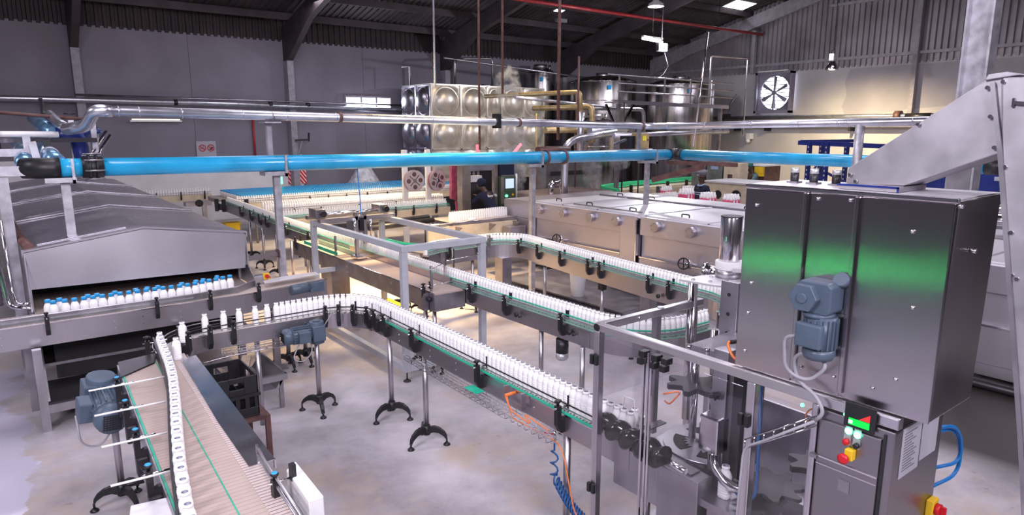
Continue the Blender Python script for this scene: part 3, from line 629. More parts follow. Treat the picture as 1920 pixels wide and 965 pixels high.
# exit conveyor across the mouth
PX=[(-.9,7.66),(2.0,7.66),(2.35,7.72),(2.98,7.86)]
e=thing('exit_conveyor','stainless conveyor running across the mouth of the hooded tunnel','conveyor',(1.,7.66,0))
part('slat_belt',MB().sweep(PX,-.18,.24,.975,.999),BELTX,e)
part('side_panel',MB().sweep(PX,-.215,-.205,.79,1.0),STEEL,e); part('side_panel',MB().sweep(PX,.245,.253,.79,1.0),STEEL,e)
part('edge_strip',MB().sweep(PX,-.225,-.205,1.0,1.008),STEELP,e)
part('wear_strip',MB().sweep(PX,-.203,-.19,.998,1.004),TEAL,e,label='green wear strip')
G=[(-.9,7.52),(.1,7.52),(1.5,7.52),(1.95,7.58),(2.2,7.78),(2.26,7.93)]
part('guard_rail',MB().sweep(G,-.006,.006,1.005,1.065),STEELD,e); part('guard_rail',MB().tube([(x,y,1.07) for x,y in G],.008,8),STEELW,e)
for x in (.207,1.131,1.641,2.152): bracket(e,x,7.445+(.02 if x>2 else 0),0,-1,1.02,clip=False)
bolts(e,[(x,7.445,z) for x in (-.15,.35,.75,1.0,1.35,1.75) for z in (.93,.86)],(0,-1,0))
part('cover_plate',MB().prism([(2.28,7.62),(2.95,7.70),(2.97,7.86),(2.55,7.84),(2.3,7.74)],'z',1.055,1.065),STEELH,e,bevel=.003)
part('side_motor',MB().cyl((2.55,7.55,.95),(2.80,7.60,.95),.06,n=14).box(2.78,2.95,7.54,7.66,.89,1.0),MOTORB,e,label='blue-grey drive motor')
for x,y in ((2.5,7.62),(2.72,7.66)): leg(e,x,y,.80,.5)
l=part('leg',MB().box(2.34,2.41,7.63,7.70,.01,.80),STEELD,e); part('foot_plate',MB().box(2.27,2.48,7.58,7.76,0,.012),STEELD,l)
part('leg',MB().box(-.6,-.53,7.6,7.67,0,.8),STEELD,e)
part('control_box',MB().box(2.24,2.40,7.86,7.98,1.0,1.10),STEELW,e,bevel=.004); part('emergency_button',MB().cyl((2.38,7.82,1.09),(2.38,7.86,1.09),.022,n=12),RED,e); part('button_box',MB().box(2.345,2.415,7.858,7.9,1.05,1.12),YEL,e,label='yellow emergency stop box')
gl='blue-capped bottle at the hooded tunnel mouth'
for x in (.279,.374,.452,.530,.607,.686,.763,.841,.919,.997,1.076,1.155,1.234,1.312,1.392,1.470,1.548,1.626,1.704,1.782,1.861,1.943):
    capped(x,7.60+max(0,x-1.5)*.36,gl+' in the front rank','capped bottles in front rank')
for x in (.240,.336,.571,.650,.807,.994,1.10,1.20,1.43,1.58,1.66,1.82):
    capped(x,7.683+max(0,x-1.5)*.40,gl+' half hidden behind the front rank','capped bottles in second rank')
# ------------------------------------------------------------------ wide pink infeed belt in the near left corner
w=thing('slat_belt_conveyor','wide pink slat belt conveyor in the near left corner carrying a file of white bottles','conveyor',(.75,4.2,0))
def wx(y): return .50+.035*(y-3.5)   # left edge of the belt
WP=[(wx(y),y) for y in (5.75,2.3)]
part('slat_belt',MB().sweep(WP,.0,.36,.97,.999),BELTP,w)
part('grip_chain',MB().sweep([(x+.36,y) for x,y in WP],.0,.10,.97,1.001),slat_mat('ribbed_chain',(.55,.45,.42),(.16,.13,.14),.030,.22,'Y',.45),w,label='narrow chain with dark rungs')
part('wear_strip',MB().sweep([(x+.235,y) for x,y in WP],0,.006,.999,1.002),TEAL,w,label='green line'); part('wear_strip',MB().sweep(WP,-.008,.004,.995,1.003),TEAL,w,label='green line')
part('side_panel',MB().sweep(WP,-.018,-.010,.83,1.004),STEELW,w); part('side_panel',MB().sweep([(x+.475,y) for x,y in WP],0,.008,.80,.985),STEELW,w)
part('transfer_plate',MB().prism([(.98,5.58),(1.10,5.62),(1.035,3.50),(.895,3.50),(.91,4.2)],'z',1.002,1.007).box(1.03,1.04,3.5,3.52,.95,1.004),PLATE,w)
part('tail_plate',MB().prism([(.545,5.42),(.80,5.62),(.86,5.86),(.575,5.80)],'z',1.0,1.012),DARKM,w)
part('plate_bracket',MB().bar((1.0,3.6,1.0),(.94,3.55,.84),.03,.006),STEELD,w)
RP=[(.905,6.0),(.872,5.65),(.84,5.25),(.80,4.9),(.735,4.5),(.655,4.05),(.57,3.55),(.50,3.05),(.46,2.5)]
part('rail_plate',MB().sweep([(x-.04,y) for x,y in RP],-.006,.006,1.0,1.105),DARKM,w,label='dark upright guide plate')
part('guide_rail',MB().tube(arc3([(.97,6.02,1.06),(.90,6.06,1.06,.1),(.83,5.9,1.06,.1),(.835,5.6,1.06)]),.007),STEELP,w)
KNB=MB().lathe([(.009,.056),(.009,.078),(.018,.082),(.022,.092),(.015,.098)],(.05,0,0),n=12).mesh('clamp_knob',BLACK)
KCAP=MB().lathe([(.019,.0925),(.014,.101),(.004,.102)],(.05,0,0),n=12).mesh('knob_cap',CAPB)
for y in (5.085,4.60,4.10,3.60):
    b=bracket(w,wx(y)-.02,y,-1,0,1.03,clip=False,knob=KNB); sub('knob_cap',KCAP,b)
    part('bracket_body',MB().box(wx(y)-.085,wx(y)-.018,y-.035,y+.035,.84,.96),BLACK,w,bevel=.012)
    part('cross_rod',MB().cyl((wx(y)-.24,y-.01,1.072),(near(RP,0,y)[0]-.04,y-.03,1.072),.0065,n=8),WHITEP,w)
b=bracket(w,.86,5.95,-1,.3,1.03,clip=False)
part('cable_chain',MB().tube([(wx(y)-.05-.012*(k%2),y,.90-.015*(k%2)) for k,y in enumerate([5.2-.06*i for i in range(38)])],.008,6),STEELP,w,label='shiny link chain')
gearmotor(w,(.415,5.66,.88),(.04,-.985,-.17),2.0,box=(-.97,0,.1))
part('motor_cable',MB().tube(arc3([(.24,5.40,.80,.05),(.25,5.38,.58,.1),(.36,5.36,.54,.1),(.44,5.36,.64,.08),(.50,5.36,.78)]),.007),CABLEW,w)
leg(w,.47,5.45,.84,.9); leg(w,.55,3.2,.84,.2)
part('leg_arm',MB().cyl((.47,5.45,.15),(.62,5.45,.15),.022,n=12),BLACK,w)
part('foot_plate_cover',MB().prism([(.33,3.5),(.56,3.46),(.60,3.36),(.56,3.1),(.25,3.1)],'z',.975,.985),STEELH,w)
o=part('end_housing',MB().prism([(1.005,3.22),(1.075,3.28),(1.06,2.86),(.985,2.86)],'z',.93,1.075),WHITEP,w,bevel=.006,label='white end housing')
b=bracket(w,.965,3.13,-1,-.1,1.03,clip=True,knob=KNB); sub('knob_cap',KCAP,b)
part('guide_rail',MB().tube([(.95,3.52,1.055),(.93,3.3,1.055),(.90,2.7,1.055)],.008),STEELW,w); part('guide_rail',MB().tube([(.95,3.52,1.10),(.93,3.3,1.10),(.90,2.7,1.10)],.008),STEELW,w)
part('rail_upright',MB().box(.944,.956,3.51,3.53,1.0,1.11),STEELW,w)
pts=walk(RP,.118,.02,.12)
for k,(x,y,h) in enumerate(pts): pass
bottles([p for k,p in enumerate(pts) if k>0],'white ribbed bottle in the single file against the dark plate on the pink belt','bottles on the pink belt',swap=False)
# crate on a stand, scrap tray, pallet pieces
t=thing('bottle_crate','black plastic bottle crate beside the pink belt conveyor','crate',(1.42,5.72,.42))
cx,cy=1.34,5.50; W2,D2,Z0,Z1=.15,.30,.42,.78
c=MB().box(cx-.15,cx+.19,cy,cy+.5,.42,.435)
for x in (cx-.15,cx+.178):
    c.box(x,x+.012,cy,cy+.17,.61,.78).box(x,x+.012,cy+.33,cy+.5,.61,.78).box(x,x+.012,cy+.17,cy+.33,.61,.68).box(x,x+.012,cy+.17,cy+.33,.74,.78).box(x,x+.012,cy,cy+.5,.435,.50)
    for k in range(7): c.box(x,x+.012,cy+k*.0775,cy+.035+k*.0775,.50,.61)
for y in (cy,cy+.488):
    c.box(cx-.15,cx-.04,y,y+.012,.61,.78).box(cx+.08,cx+.19,y,y+.012,.61,.78).box(cx-.04,cx+.08,y,y+.012,.61,.68).box(cx-.04,cx+.08,y,y+.012,.735,.78).box(cx-.15,cx+.19,y,y+.012,.435,.50)
    for k in range(5): c.box(cx-.15+k*.076,cx-.114+k*.076,y,y+.012,.50,.61)
part('body',c,BLACK,t,bevel=.003); g=MB()
for k in range(1,6): g.box(cx-.14,cx+.18,cy+k*.083-.003,cy+k*.083+.003,.435,.56)
for k in range(1,4): g.box(cx-.15+k*.085-.003,cx-.15+k*.085+.003,cy+.01,cy+.49,.435,.56)
part('divider',g,BLACK,t); part('rim',MB().box(cx-.165,cx+.205,cy-.015,cy+.0,.60,.625).box(cx-.165,cx+.205,cy+.5,cy+.515,.60,.625).box(cx-.165,cx-.15,cy,cy+.5,.60,.625).box(cx+.19,cx+.205,cy,cy+.5,.60,.625),BLACK,t)
t=thing('crate_stand','low brown steel stand under the black crate','stand',(1.42,5.7,0))
part('top',MB().box(1.16,1.60,5.45,6.05,.39,.42),RUST,t)
for x in (1.18,1.58):
    for y in (5.47,6.03): part('leg',MB().box(x-.02,x+.02,y-.02,y+.02,0,.39),RUST,t)
t=thing('scrap_trough','steel trough on legs below the left bend of the nearest conveyor','trough',(1.85,6.8,0))
part('pan',MB().prism([(1.55,.36),(1.7,.20),(2.0,.20),(2.1,.36),(2.08,.36),(1.98,.22),(1.72,.22),(1.57,.36)],'y',6.5,7.3),STEELW,t)
for x in (1.62,2.04):
    for y in (6.52,7.27): part('leg',MB().box(x-.02,x+.02,y-.02,y+.02,0,.32),STEELD,t)
part('frame_bar',MB().box(1.55,2.1,6.48,6.53,.30,.36),STEEL,t)
for k,(lab,x,y,z) in enumerate((('rough timber plank lying across the steel trough, nearer the black crate',1.70,6.72,.36),('rough timber plank lying across the steel trough, farther from the crate',1.83,6.9,.36))):
    solo('timber_plank',MB().bar((x-.12,y-.25,z+.02),(x+.08,y+.3,z+.02),.09,.035),WOOD,lab,'plank','planks on the trough')
# pipe bay at the far left
t=thing('pipe_stand','grey steel stand carrying the ends of the pipes at the left edge','stand',(.05,8.6,0))
part('post',MB().prism([(-.02,8.55),(.08,8.55),(.08,8.65),(-.02,8.65)],'z',0,2.36),POSTP,t); part('post',MB().box(.26,.33,9.15,9.22,2.42,2.72),POSTP,t)
part('arm',MB().box(-1.2,.50,8.52,8.60,2.32,2.42),POSTP,t); part('arm',MB().box(-1.2,.32,9.1,9.18,2.50,2.58),POSTP,t)
part('upright',MB().bar((.37,8.9,2.36),(.33,8.9,2.66),.07,.05),POSTP,t)
t=thing('valve_rack','white and steel pipe rails with fittings at the far left edge','pipework',(.2,10,0))
part('rail',MB().bar((-.9,9.4,2.67),(1.02,9.75,2.66),.05,.05),STEELP,t); part('cylinder',MB().cyl((-.2,9.45,2.74),(.62,9.58,2.73),.035,n=12),WHITEP,t,label='white cylinder'); part('block',MB().box(-.12,.04,9.35,9.5,2.70,2.90),WHITEP,t)
part('pipe',MB().tube(arc3([(.05,9.9,2.55),(.05,9.7,2.98,.06),(.9,10.2,2.92,.05),(1.05,10.3,2.92)]),.02),RUST,t,label='brown pipe')
part('pipe',MB().tube([(.75,9.2,2.28),(1.18,10.2,2.76)],.018),STEELP,t); part('pipe',MB().tube([(.78,9.2,2.24),(1.22,10.2,2.71)],.018),STEELP,t); part('valve_head',MB().cyl((1.0,9.8,2.60),(1.03,9.9,2.72),.04,n=10),STEELW,t)
for x,y in ((1.0,9.8),(.80,10.1)): part('post',MB().box(x-.03,x+.03,y-.03,y+.03,2.36,2.9),POSTP,t)
part('carrier_beam',MB().box(-1.2,1.15,9.9,10.0,2.29,2.36),POSTP,t)
part('drain_pipe',MB().tube(arc3([(-.1,8.3,2.2),(-.1,8.2,1.5,.05),(-.06,8.15,1.05,.08),(.12,8.0,1.04)]),.022),STEELP,t); part('drain_pipe',MB().tube(arc3([(-.03,8.3,1.9),(-.02,8.2,1.2,.05),(.0,8.1,1.08,.06),(.1,8.02,1.09)]),.015),STEELP,t)
part('hand_wheel',MB().torus((.80,10.1,2.98),.06,.01,(0,0,1),16,6),BLACK,t); part('rib_hose',MB().tube([(-.15,8.35,2.15-.03*k) for k in range(38)],[.05 if k%2 else .042 for k in range(38)],8),STEELD,t)
part('beige_cloth',MB().ball((-.28,9.3,2.52),.12,sc=(1,.6,1.4)),mk('beige_rag',(.5,.42,.28),.9),t,label='beige rag')
part('panel',MB().box(-1.4,-.25,9.0,9.05,1.1,2.2),mk('dim_panel',(.2,.17,.22),.5,.2),t); part('panel_frame',MB().box(-.5,-.2,8.95,9.0,1.6,2.5),STEELD,t)
# ------------------------------------------------------------------ filling machine with clear guard
m=thing('filling_machine','filling machine behind clear panes, with timing screw and star wheels','filling machine',(3.0,1.9,0))
GX,GY,GZ=2.60,2.62,1.715; q=.045
def gp(name,mb,mat,**k): return part(name,mb,mat,m,**k)
for y in (GY,1.63): gp('guard_post',MB().box(GX,GX+q,y-q,y,.18,GZ-q),GUARD,bevel=.006)
gp('guard_post',MB().box(GX,GX+q,1.29,1.29+.03,.18,GZ-q),GUARD,bevel=.006)
gp('guard_post',MB().box(3.45,3.45+q,GY-q,GY,.18,GZ-q),GUARD,bevel=.006)
gp('guard_rail',MB().box(GX,GX+q,.98,GY,GZ-q,GZ),GUARD,bevel=.005); gp('guard_rail',MB().box(GX+q,3.55,GY-q,GY,GZ-q,GZ),GUARD,bevel=.005)
gp('guard_rail',MB().box(GX,GX+q,1.0,GY,.18,.22),GUARD,bevel=.005); gp('guard_rail',MB().box(GX+q,3.55,GY-q,GY,.18,.22),GUARD)
gp('corner_plug',MB().cyl((GX-.004,GY-.023,GZ-.024),(GX+.0,GY-.023,GZ-.024),.022,n=14),BLACK); gp('rail_bolt',MB().ball((2.93,GY-q-.002,GZ-.022),.010,8,6),STEELP); gp('rail_cap',MB().cyl((3.15,GY-.022,GZ),(3.15,GY-.022,GZ+.006),.022,n=14),STEELD)
gp('back_post',MB().box(3.10,3.14,GY-.04,GY-.0,.9,GZ-q),STEELD)
def pane(y0,y1,z0=.25,z1=GZ-.075,x=GX-.006):
    o=gp('clear_pane',MB().box(x,x+.006,y0,y1,z0,z1),GLASS); return o
p1=pane(2.235,2.60); p2=pane(1.645,2.185); p3=pane(1.30,1.58)
for y in (2.205,2.235,2.185): part('edge_profile',MB().box(GX-.010,GX+.004,y-.006,y+.006,.25,GZ-.07),STEELP,p1)
def hinge(y,z,pr): part('hinge',MB().box(GX-.022,GX+.0,y-.028,y-.004,z-.03,z+.03).box(GX-.024,GX+.0,y+.004,y+.028,z-.03,z+.03),BLACK,pr,bevel=.005)
hinge(2.60,1.50,p1); hinge(2.60,.70,p1); hinge(1.625,1.485,p2); hinge(1.62,.75,p2)
for y in (2.25,2.165,2.10): gp('magnet_catch',MB().box(GX-.02,GX+.03,y-.025,y+.015,1.615,1.648).box(GX-.025,GX+.02,y-.015,y+.02,1.575,1.607),BLACK,bevel=.003)
gp('side_pane',MB().box(GX+.05,3.44,GY-.012,GY-.006,1.25,GZ-.06),GLASS)
gp('door_window',MB().prism([(1.31,.60),(1.56,.60),(1.56,1.05),(1.47,1.10),(1.47,1.20),(1.39,1.24),(1.39,1.18),(1.31,1.18)],'x',GX+.11,GX+.114),GLASS)
# bed, tray and base
gp('base_tray',MB().box(2.62,3.9,1.0,2.60,.30,.335),STEELD); gp('base_frame',MB().box(2.62,3.9,2.55,2.60,.18,.30).box(2.62,2.67,1.0,2.6,.18,.22),STEELD)
gp('support_post',MB().cyl((2.92,2.70-.25,.335),(2.92,2.45,.86),.022,n=12),STEELP); gp('support_post',MB().cyl((2.80,1.98,.335),(2.80,1.98,.80),.035,n=14),STEELP); gp('support_post',MB().cyl((2.85,1.72,.335),(2.85,1.72,.86),.03,n=14),STEELP)
gp('bed_plate',MB().box(2.72,3.9,1.30,2.54,.86,.90),STEELW); gp('bed_side',MB().box(2.715,2.72,1.95,2.54,.72,.97),STEELW); gp('front_apron',MB().box(2.70,2.82,1.93,2.20,.66,.99),STEELW,bevel=.006); gp('front_apron',MB().box(2.74,2.80,1.35,1.90,.62,.88),STEELD,bevel=.004)
gp('infeed_track',MB().box(2.73,2.81,2.0,2.62,.97,.999),STEELD)
gp('foot',MB().cyl((2.78,2.60,0),(2.78,2.60,.18),.016,n=10).lathe([(.04,0),(.042,.01),(.02,.025)],(2.78,2.60,0),n=14),BLACKR); gp('foot',MB().cyl((3.5,2.58,0),(3.5,2.58,.18),.016,n=10),BLACKR); gp('foot',MB().cyl((2.66,1.1,0),(2.66,1.1,.18),.016,n=10),BLACKR)
# timing screw
s=MB(); A=Vector((2.69,2.62,1.082)); B=Vector((2.665,2.13,1.055)); R=[]; N=90
for k in range(N+1):
    t=k/N; c=A.lerp(B,t); d=(B-A).normalized(); u=Vector((0,0,1)); a=d.cross(u); row=[]
    for j in range(18):
        ph=2*pi*j/18; pitch=.115; v=.5+.5*cos(2*pi*(t*.49/pitch)-ph); r=.034+.040*v**.6
        row.append(c+a*(r*cos(ph))+u*(r*sin(ph)))
    R.append(row)
s.rings(R,True); o=gp('timing_screw',s,mk('glossy_black',(.018,.016,.02),.16,0,var=.1),label='glossy black timing screw')
part('shaft',MB().cyl((2.665,2.14,1.055),(2.655,1.98,1.05),.018,n=12),STEELP,o)
# star wheels and turret
def star(c,r0,r1,n,z,th):
    P=[]
    for k in range(n):
        for u in range(6):
            f=u/6; a=2*pi*(k+f)/n; rr=r1-(r1-r0)*max(0,sin(pi*min(1,f/.75)))**.8 if f<.75 else r1
            P.append((c[0]+rr*cos(a),c[1]+rr*sin(a)))
    return MB().prism(P,'z',z,z+th)
SC0=(3.11,2.17)
gp('turret_plate',MB().cyl((SC0[0],SC0[1],.985),(SC0[0],SC0[1],1.0),.26,n=40),STEELW)
for k in range(4):
    a0=k*pi/2+.3; P=[(SC0[0]+.20*cos(a0+i*.13),SC0[1]+.20*sin(a0+i*.13)) for i in range(9)]+[(SC0[0]+(.12+.03*(i%2))*cos(a0+i*.13),SC0[1]+(.12+.03*(i%2))*sin(a0+i*.13)) for i in range(8,-1,-1)]
    gp('plate_slot',MB().prism(P,'z',1.0005,1.003),DARK)
gp('slotted_disc',star(SC0,.045,.075,6,1.003,.012),STEELD)
gp('star_wheel',star((3.10,2.28),.10,.165,7,1.31,.03),BLACK,label='black star wheel'); gp('star_wheel',star((3.02,1.72),.12,.18,8,.955,.02),DARKM,label='dark lower star wheel'); gp('star_wheel',star((2.95,1.44),.09,.14,7,1.20,.03),DARKM,label='dark star wheel seen through the door')
gp('turret_shaft',MB().cyl((SC0[0],SC0[1],.9),(SC0[0],SC0[1],1.12),.028,n=16).cyl((3.10,2.28,1.0),(3.10,2.28,1.56),.022,n=14),STEELP)
for x,y in ((3.30,2.30),(3.42,2.05),(3.30,1.98)): gp('guide_column',MB().cyl((x,y,.9),(x,y,1.62),.022,n=14),STEELP)
gp('drive_bridge',MB().box(3.0,3.4,2.02,2.26,1.56,1.60),STEELW)
for y,x in ((2.20,2.92),(2.10,2.95),(2.02,3.0)): gp('air_fitting',MB().lathe([(.012,0),(.018,.02),(.012,.05),(.016,.07)],(x,y,1.56),n=10),STEELP)
gp('capper_column',MB().box(2.85,2.93,1.90,1.99,.92,1.68),STEELW,bevel=.005); gp('capper_box',MB().box(2.80,2.90,1.90,2.02,1.12,1.32),STEELP,bevel=.01)
gp('capper_chute',MB().tube(arc3([(2.84,1.95,1.14),(2.82,1.93,1.06,.05),(2.80,1.82,.99,.08),(2.86,1.74,.98)]),.026,10),STEELP); gp('hand_star',star((2.835,1.95),.012,.035,5,1.42,.02),BLACK)
gp('dark_panel',MB().box(2.88,2.90,1.76,1.88,1.0,1.60),DARKM); gp('side_gearbox',MB().box(2.72,2.84,1.34,1.52,.80,1.0).box(2.72,2.80,1.38,1.48,1.0,1.08),DARKM,bevel=.01); gp('inner_panel',MB().box(3.5,3.52,1.5,2.5,.34,1.2),STEELW)
gp('green_tank',MB().cyl((2.86,1.40,1.22),(2.86,1.40,1.46),.035,n=16),STEELD)
for y in (1.445,1.385): gp('signal_led',MB().ball((2.76,y,1.575),.009,8,6),GLOWG,label='green light')
gp('orange_hose',MB().torus((2.86,1.42,1.50),.05,.004,(.8,.5,.3),20,6),ORANGE,label='orange hose'); gp('orange_hose',MB().tube(arc3([(2.72,2.20,1.39,.03),(2.78,2.12,1.42,.05),(2.80,2.22,1.30,.04),(2.86,2.30,1.28)]),.005,6),ORANGE,label='orange hose'); gp('orange_hose',MB().tube(arc3([(2.9,1.98,1.60,.04),(2.95,1.85,1.56,.04),(2.98,1.76,1.60)]),.005,6),ORANGE,label='orange hose')
gp('blue_hose',MB().tube(arc3([(2.96,1.78,1.62,.1),(2.82,1.68,1.35,.1),(2.80,1.66,1.0,.06),(2.82,1.75,.93,.05),(2.86,1.92,1.05)]),.008,6),CABLEB,label='dark blue hose')
gp('bent_wire',MB().tube([(2.655,2.50,1.25),(2.655,2.43,1.245),(2.655,2.42,1.32),(2.655,2.345,1.325),(2.655,2.34,1.26),(2.655,2.24,1.27)],.0035,6),WHITEP); gp('sensor_arm',MB().box(2.70,2.86,2.28,2.33,1.15,1.156).cyl((2.72,2.34,1.10),(2.72,2.34,1.20),.012,n=10),STEELP); gp('sensor_tip',MB().cyl((2.72,2.34,1.19),(2.72,2.34,1.225),.009,n=8),ORANGE,label='orange sensor tip')
gp('drive_block',MB().box(2.86,3.45,1.32,2.3,.60,.86),DARKM)
# upper plate with columns and the tall polished cylinder
gp('top_plate',MB().prism([(3.42,2.68),(3.46,2.44),(3.62,2.16),(3.9,2.05),(4.0,2.3),(3.85,2.55),(3.62,2.66)],'z',1.83,1.845),STEELH,bevel=.002)
for x,y,r in ((3.46,2.60,.03),(3.56,2.38,.024)): gp('guide_column',MB().cyl((x,y,.9),(x,y,1.83),r,n=18),STEELP)
gp('mount_plate',MB().box(3.40,3.415,2.23,2.35,1.50,1.90).box(3.415,3.47,2.22,2.24,1.50,1.90),STEELW,bevel=.003)
for z in (1.58,1.70,1.82): gp('mount_hole',MB().cyl((3.398,2.29,z),(3.401,2.29,z),.012,n=12),DARK)
bolts(m,[(3.46,2.60,1.845),(3.50,2.50,1.845),(3.60,2.45,1.845),(3.62,2.58,1.845),(3.72,2.5,1.845),(3.8,2.4,1.845)],(0,0,1),.012,.008)
gp('riser',MB().cyl((3.72,2.52,1.845),(3.72,2.52,1.90),.085,n=24),STEEL)
gp('seal_ring',MB().cyl((3.72,2.52,1.90),(3.72,2.52,1.955),.088,n=28),WHITEP,label='white plastic ring',bevel=.004)
gp('lift_cylinder',MB().cyl((3.72,2.52,1.955),(3.72,2.52,2.24),.068,n=32),STEELP,bevel=.003); gp('lift_cylinder_lid',MB().cyl((3.72,2.52,2.24),(3.72,2.52,2.248),.070,n=32),DARKM)
gp('clamp_arm',MB().prism([(3.64,2.44),(3.80,2.44),(4.1,2.0),(4.0,1.9)],'z',1.90,1.925),STEELH); gp('pipe_union',MB().lathe([(.05,0),(.07,.01),(.07,.03),(.05,.04),(.05,.12),(.06,.13),(.06,.16)],(3.9,2.85,1.80),axis=(.3,-.9,0),n=18),STEELP)
gp('limit_switch',MB().box(2.80,2.86,1.72,1.76,1.73,1.82).box(2.84,2.90,1.68,1.76,1.72,1.84),STEELP,bevel=.004); gp('switch_cable',MB().tube(arc3([(2.72,1.78,1.80),(2.66,1.79,1.80,.03),(2.655,1.74,1.73,.03),(2.66,1.66,1.74,.03),(2.7,1.58,1.73)]),.007,6),ORANGE,label='orange cable'); gp('switch_body',MB().cyl((2.80,1.74,1.80),(2.68,1.78,1.80),.010,n=10),BLACK)
# stepped cable ladder across the panes
L=MB(); 
a0,b0=Vector((2.57,1.60,1.36)),Vector((2.57,1.28,1.59)); 
for o in (0,.045): L.tube([a0+Vector((0,0,o)),b0+Vector((0,0,o))],.004,6)
for k in range(8): c=a0.lerp(b0,k/7); L.tube([c,c+Vector((0,0,.045))],.004,5)
gp('cable_ladder',L,STEELP); gp('grey_conduit',MB().tube(arc3([(2.565,1.28,1.615,.05),(2.565,1.52,1.425,.05),(2.565,1.60,1.37,.06),(2.565,1.61,1.1,.05),(2.565,1.615,.6)]),.006,8),CABLEW,label='grey conduit')
gp('door_bars',MB().cyl((2.70,1.57,.99),(2.70,1.29,.93),.008,n=8).cyl((2.70,1.57,.90),(2.70,1.29,.84),.008,n=8),STEELP)
bt=[(2.81,2.395,0),(2.825,2.49,.1),(2.80,2.575,0)]
labs=['white bottle held by the timing screw, closest to the star wheel','white bottle in the timing screw, one place before the star wheel','white bottle just entering the clear guard beside the black screw']
for (x,y,h),l in zip(bt,labs):
    o=bpy.data.objects.new('milk_bottle',BM); COL.objects.link(o); o.location=(x,y,1.0005); o.rotation_euler=(0,0,h+pi/2); tag(o,l,'bottle')
o=bpy.data.objects.new('milk_bottle',BM); COL.objects.link(o); o.location=(2.83,1.86,.9005); tag(o,'white bottle deep inside the filling machine, below the capping chute','bottle')
# ------------------------------------------------------------------ control cabinet
c=thing('control_cabinet','stainless control cabinet with lit screen, buttons and papers at the bottom right','cabinet',(2.85,1.12,0))
part('body',MB().box(2.60,3.06,.985,1.285,.10,1.66),CABS,c,bevel=.006)
part('door',MB().box(2.588,2.60,1.03,1.275,.16,1.62),CABS,c,bevel=.004); part('door_gap',MB().box(2.594,2.60,1.016,1.026,.12,1.64),BLACKR,c)
part('plinth',MB().box(2.62,3.04,1.0,1.27,0,.10),STEELD,c)
h=part('touch_screen',MB().box(2.578,2.588,1.055,1.175,1.632,1.735),BLACK,c,bevel=.003,label='black framed touch screen')
part('display_field',MB().box(2.576,2.578,1.075,1.155,1.645,1.672),SCRG,h,label='lit green field'); part('display_field',MB().prism([(1.075,1.675),(1.075,1.705),(1.115,1.675)],'x',2.576,2.578),SCRR,h,label='lit red field'); part('display_field',MB().box(2.5755,2.577,1.139,1.155,1.65,1.664),SCRW,h,label='lit white field')
lp=MB()
for y,z in ((1.153,1.622),(1.118,1.618),(1.157,1.577),(1.12,1.573)): lp.box(2.585,2.588,y-.014,y+.014,z-.026,z+.026)
part('button_plate',lp,MOTORL,c)
for y,z in ((1.153,1.612),(1.118,1.608)): part('start_button',MB().lathe([(.0115,0),(.0115,.008),(.006,.012)],(2.585,y,z),axis=(-1,0,0),n=14),GLOWW,c,label='lit green-white button'); 
for y,z in ((1.153,1.612),(1.118,1.608)): part('button_ring',MB().torus((2.582,y,z),.0125,.003,(1,0,0),18,6),GLOWG,c,label='green glowing ring')
part('stop_button',MB().lathe([(.013,0),(.013,.014),(.006,.018)],(2.585,1.157,1.565),axis=(-1,0,0),n=14),RED,c,label='red button'); part('selector_knob',MB().lathe([(.012,0),(.011,.014),(.006,.016)],(2.585,1.117,1.562),axis=(-1,0,0),n=12),BLACK,c,label='black selector')
e=part('emergency_box',MB().box(2.555,2.588,1.118,1.15,1.50,1.545),YEL,c,bevel=.003,label='yellow emergency stop box'); part('emergency_button',MB().lathe([(.010,0),(.010,.016),(.021,.018),(.022,.028),(.012,.034)],(2.557,1.142,1.512),axis=(-1,0,0),n=18),RED,e)
part('lamp_dot',MB().ball((2.590,1.178,1.672),.006,8,6),GLOWG,c,label='small green light')
part('door_crease',MB().box(2.584,2.590,1.03,1.275,1.455,1.461).box(2.584,2.590,1.03,1.275,1.425,1.429),STEELP,c)
part('name_plate',MB().box(2.585,2.589,1.13,1.175,1.345,1.395),STEELD,c); part('latch',MB().box(2.575,2.6,1.27,1.30,1.445,1.46),STEELD,c)
sheet=mk('printed_sheet',(.50,.49,.56),.7,0,var=.25,scale=22,stretch=(1,1,6),mask=(.52,.62))
part('paper_sheet',MB().box(2.66,2.83,.981,.984,1.45,1.66),PAPER,c,label='white printed sheet'); 
tx=MB()
for k in range(14): z=1.635-.012*k; tx.box(2.675,2.675+.12*RND.uniform(.5,1),.9795,.981,z-.002,z+.002)
part('printed_lines',tx,GREYC,c,label='grey printed lines'); part('paper_sheet',MB().box(2.845,3.0,.981,.984,1.47,1.66),PAPER,c,label='blank white sheet')
s=part('mains_switch',MB().box(2.985,3.045,.955,.985,1.165,1.245),YEL,c,bevel=.004,label='yellow switch plate'); part('switch_handle',MB().cyl((3.015,.955,1.205),(3.015,.935,1.205),.026,n=16).bar((3.015,.925,1.185),(3.015,.925,1.225),.012,.02),RED,s)
solo('blue_air_hose',MB().tube(arc3([(3.05,1.02,1.52),(3.25,.98,1.50,.1),(3.28,.96,1.28,.12),(3.06,1.0,1.27)],8),.008,8).tube(arc3([(3.06,1.0,1.55),(3.22,.97,1.52,.1),(3.24,.95,1.35,.1),(3.06,1.0,1.36)],8),.008,8),CABLEL,'bright blue air hoses looping out behind the control cabinet','hose')
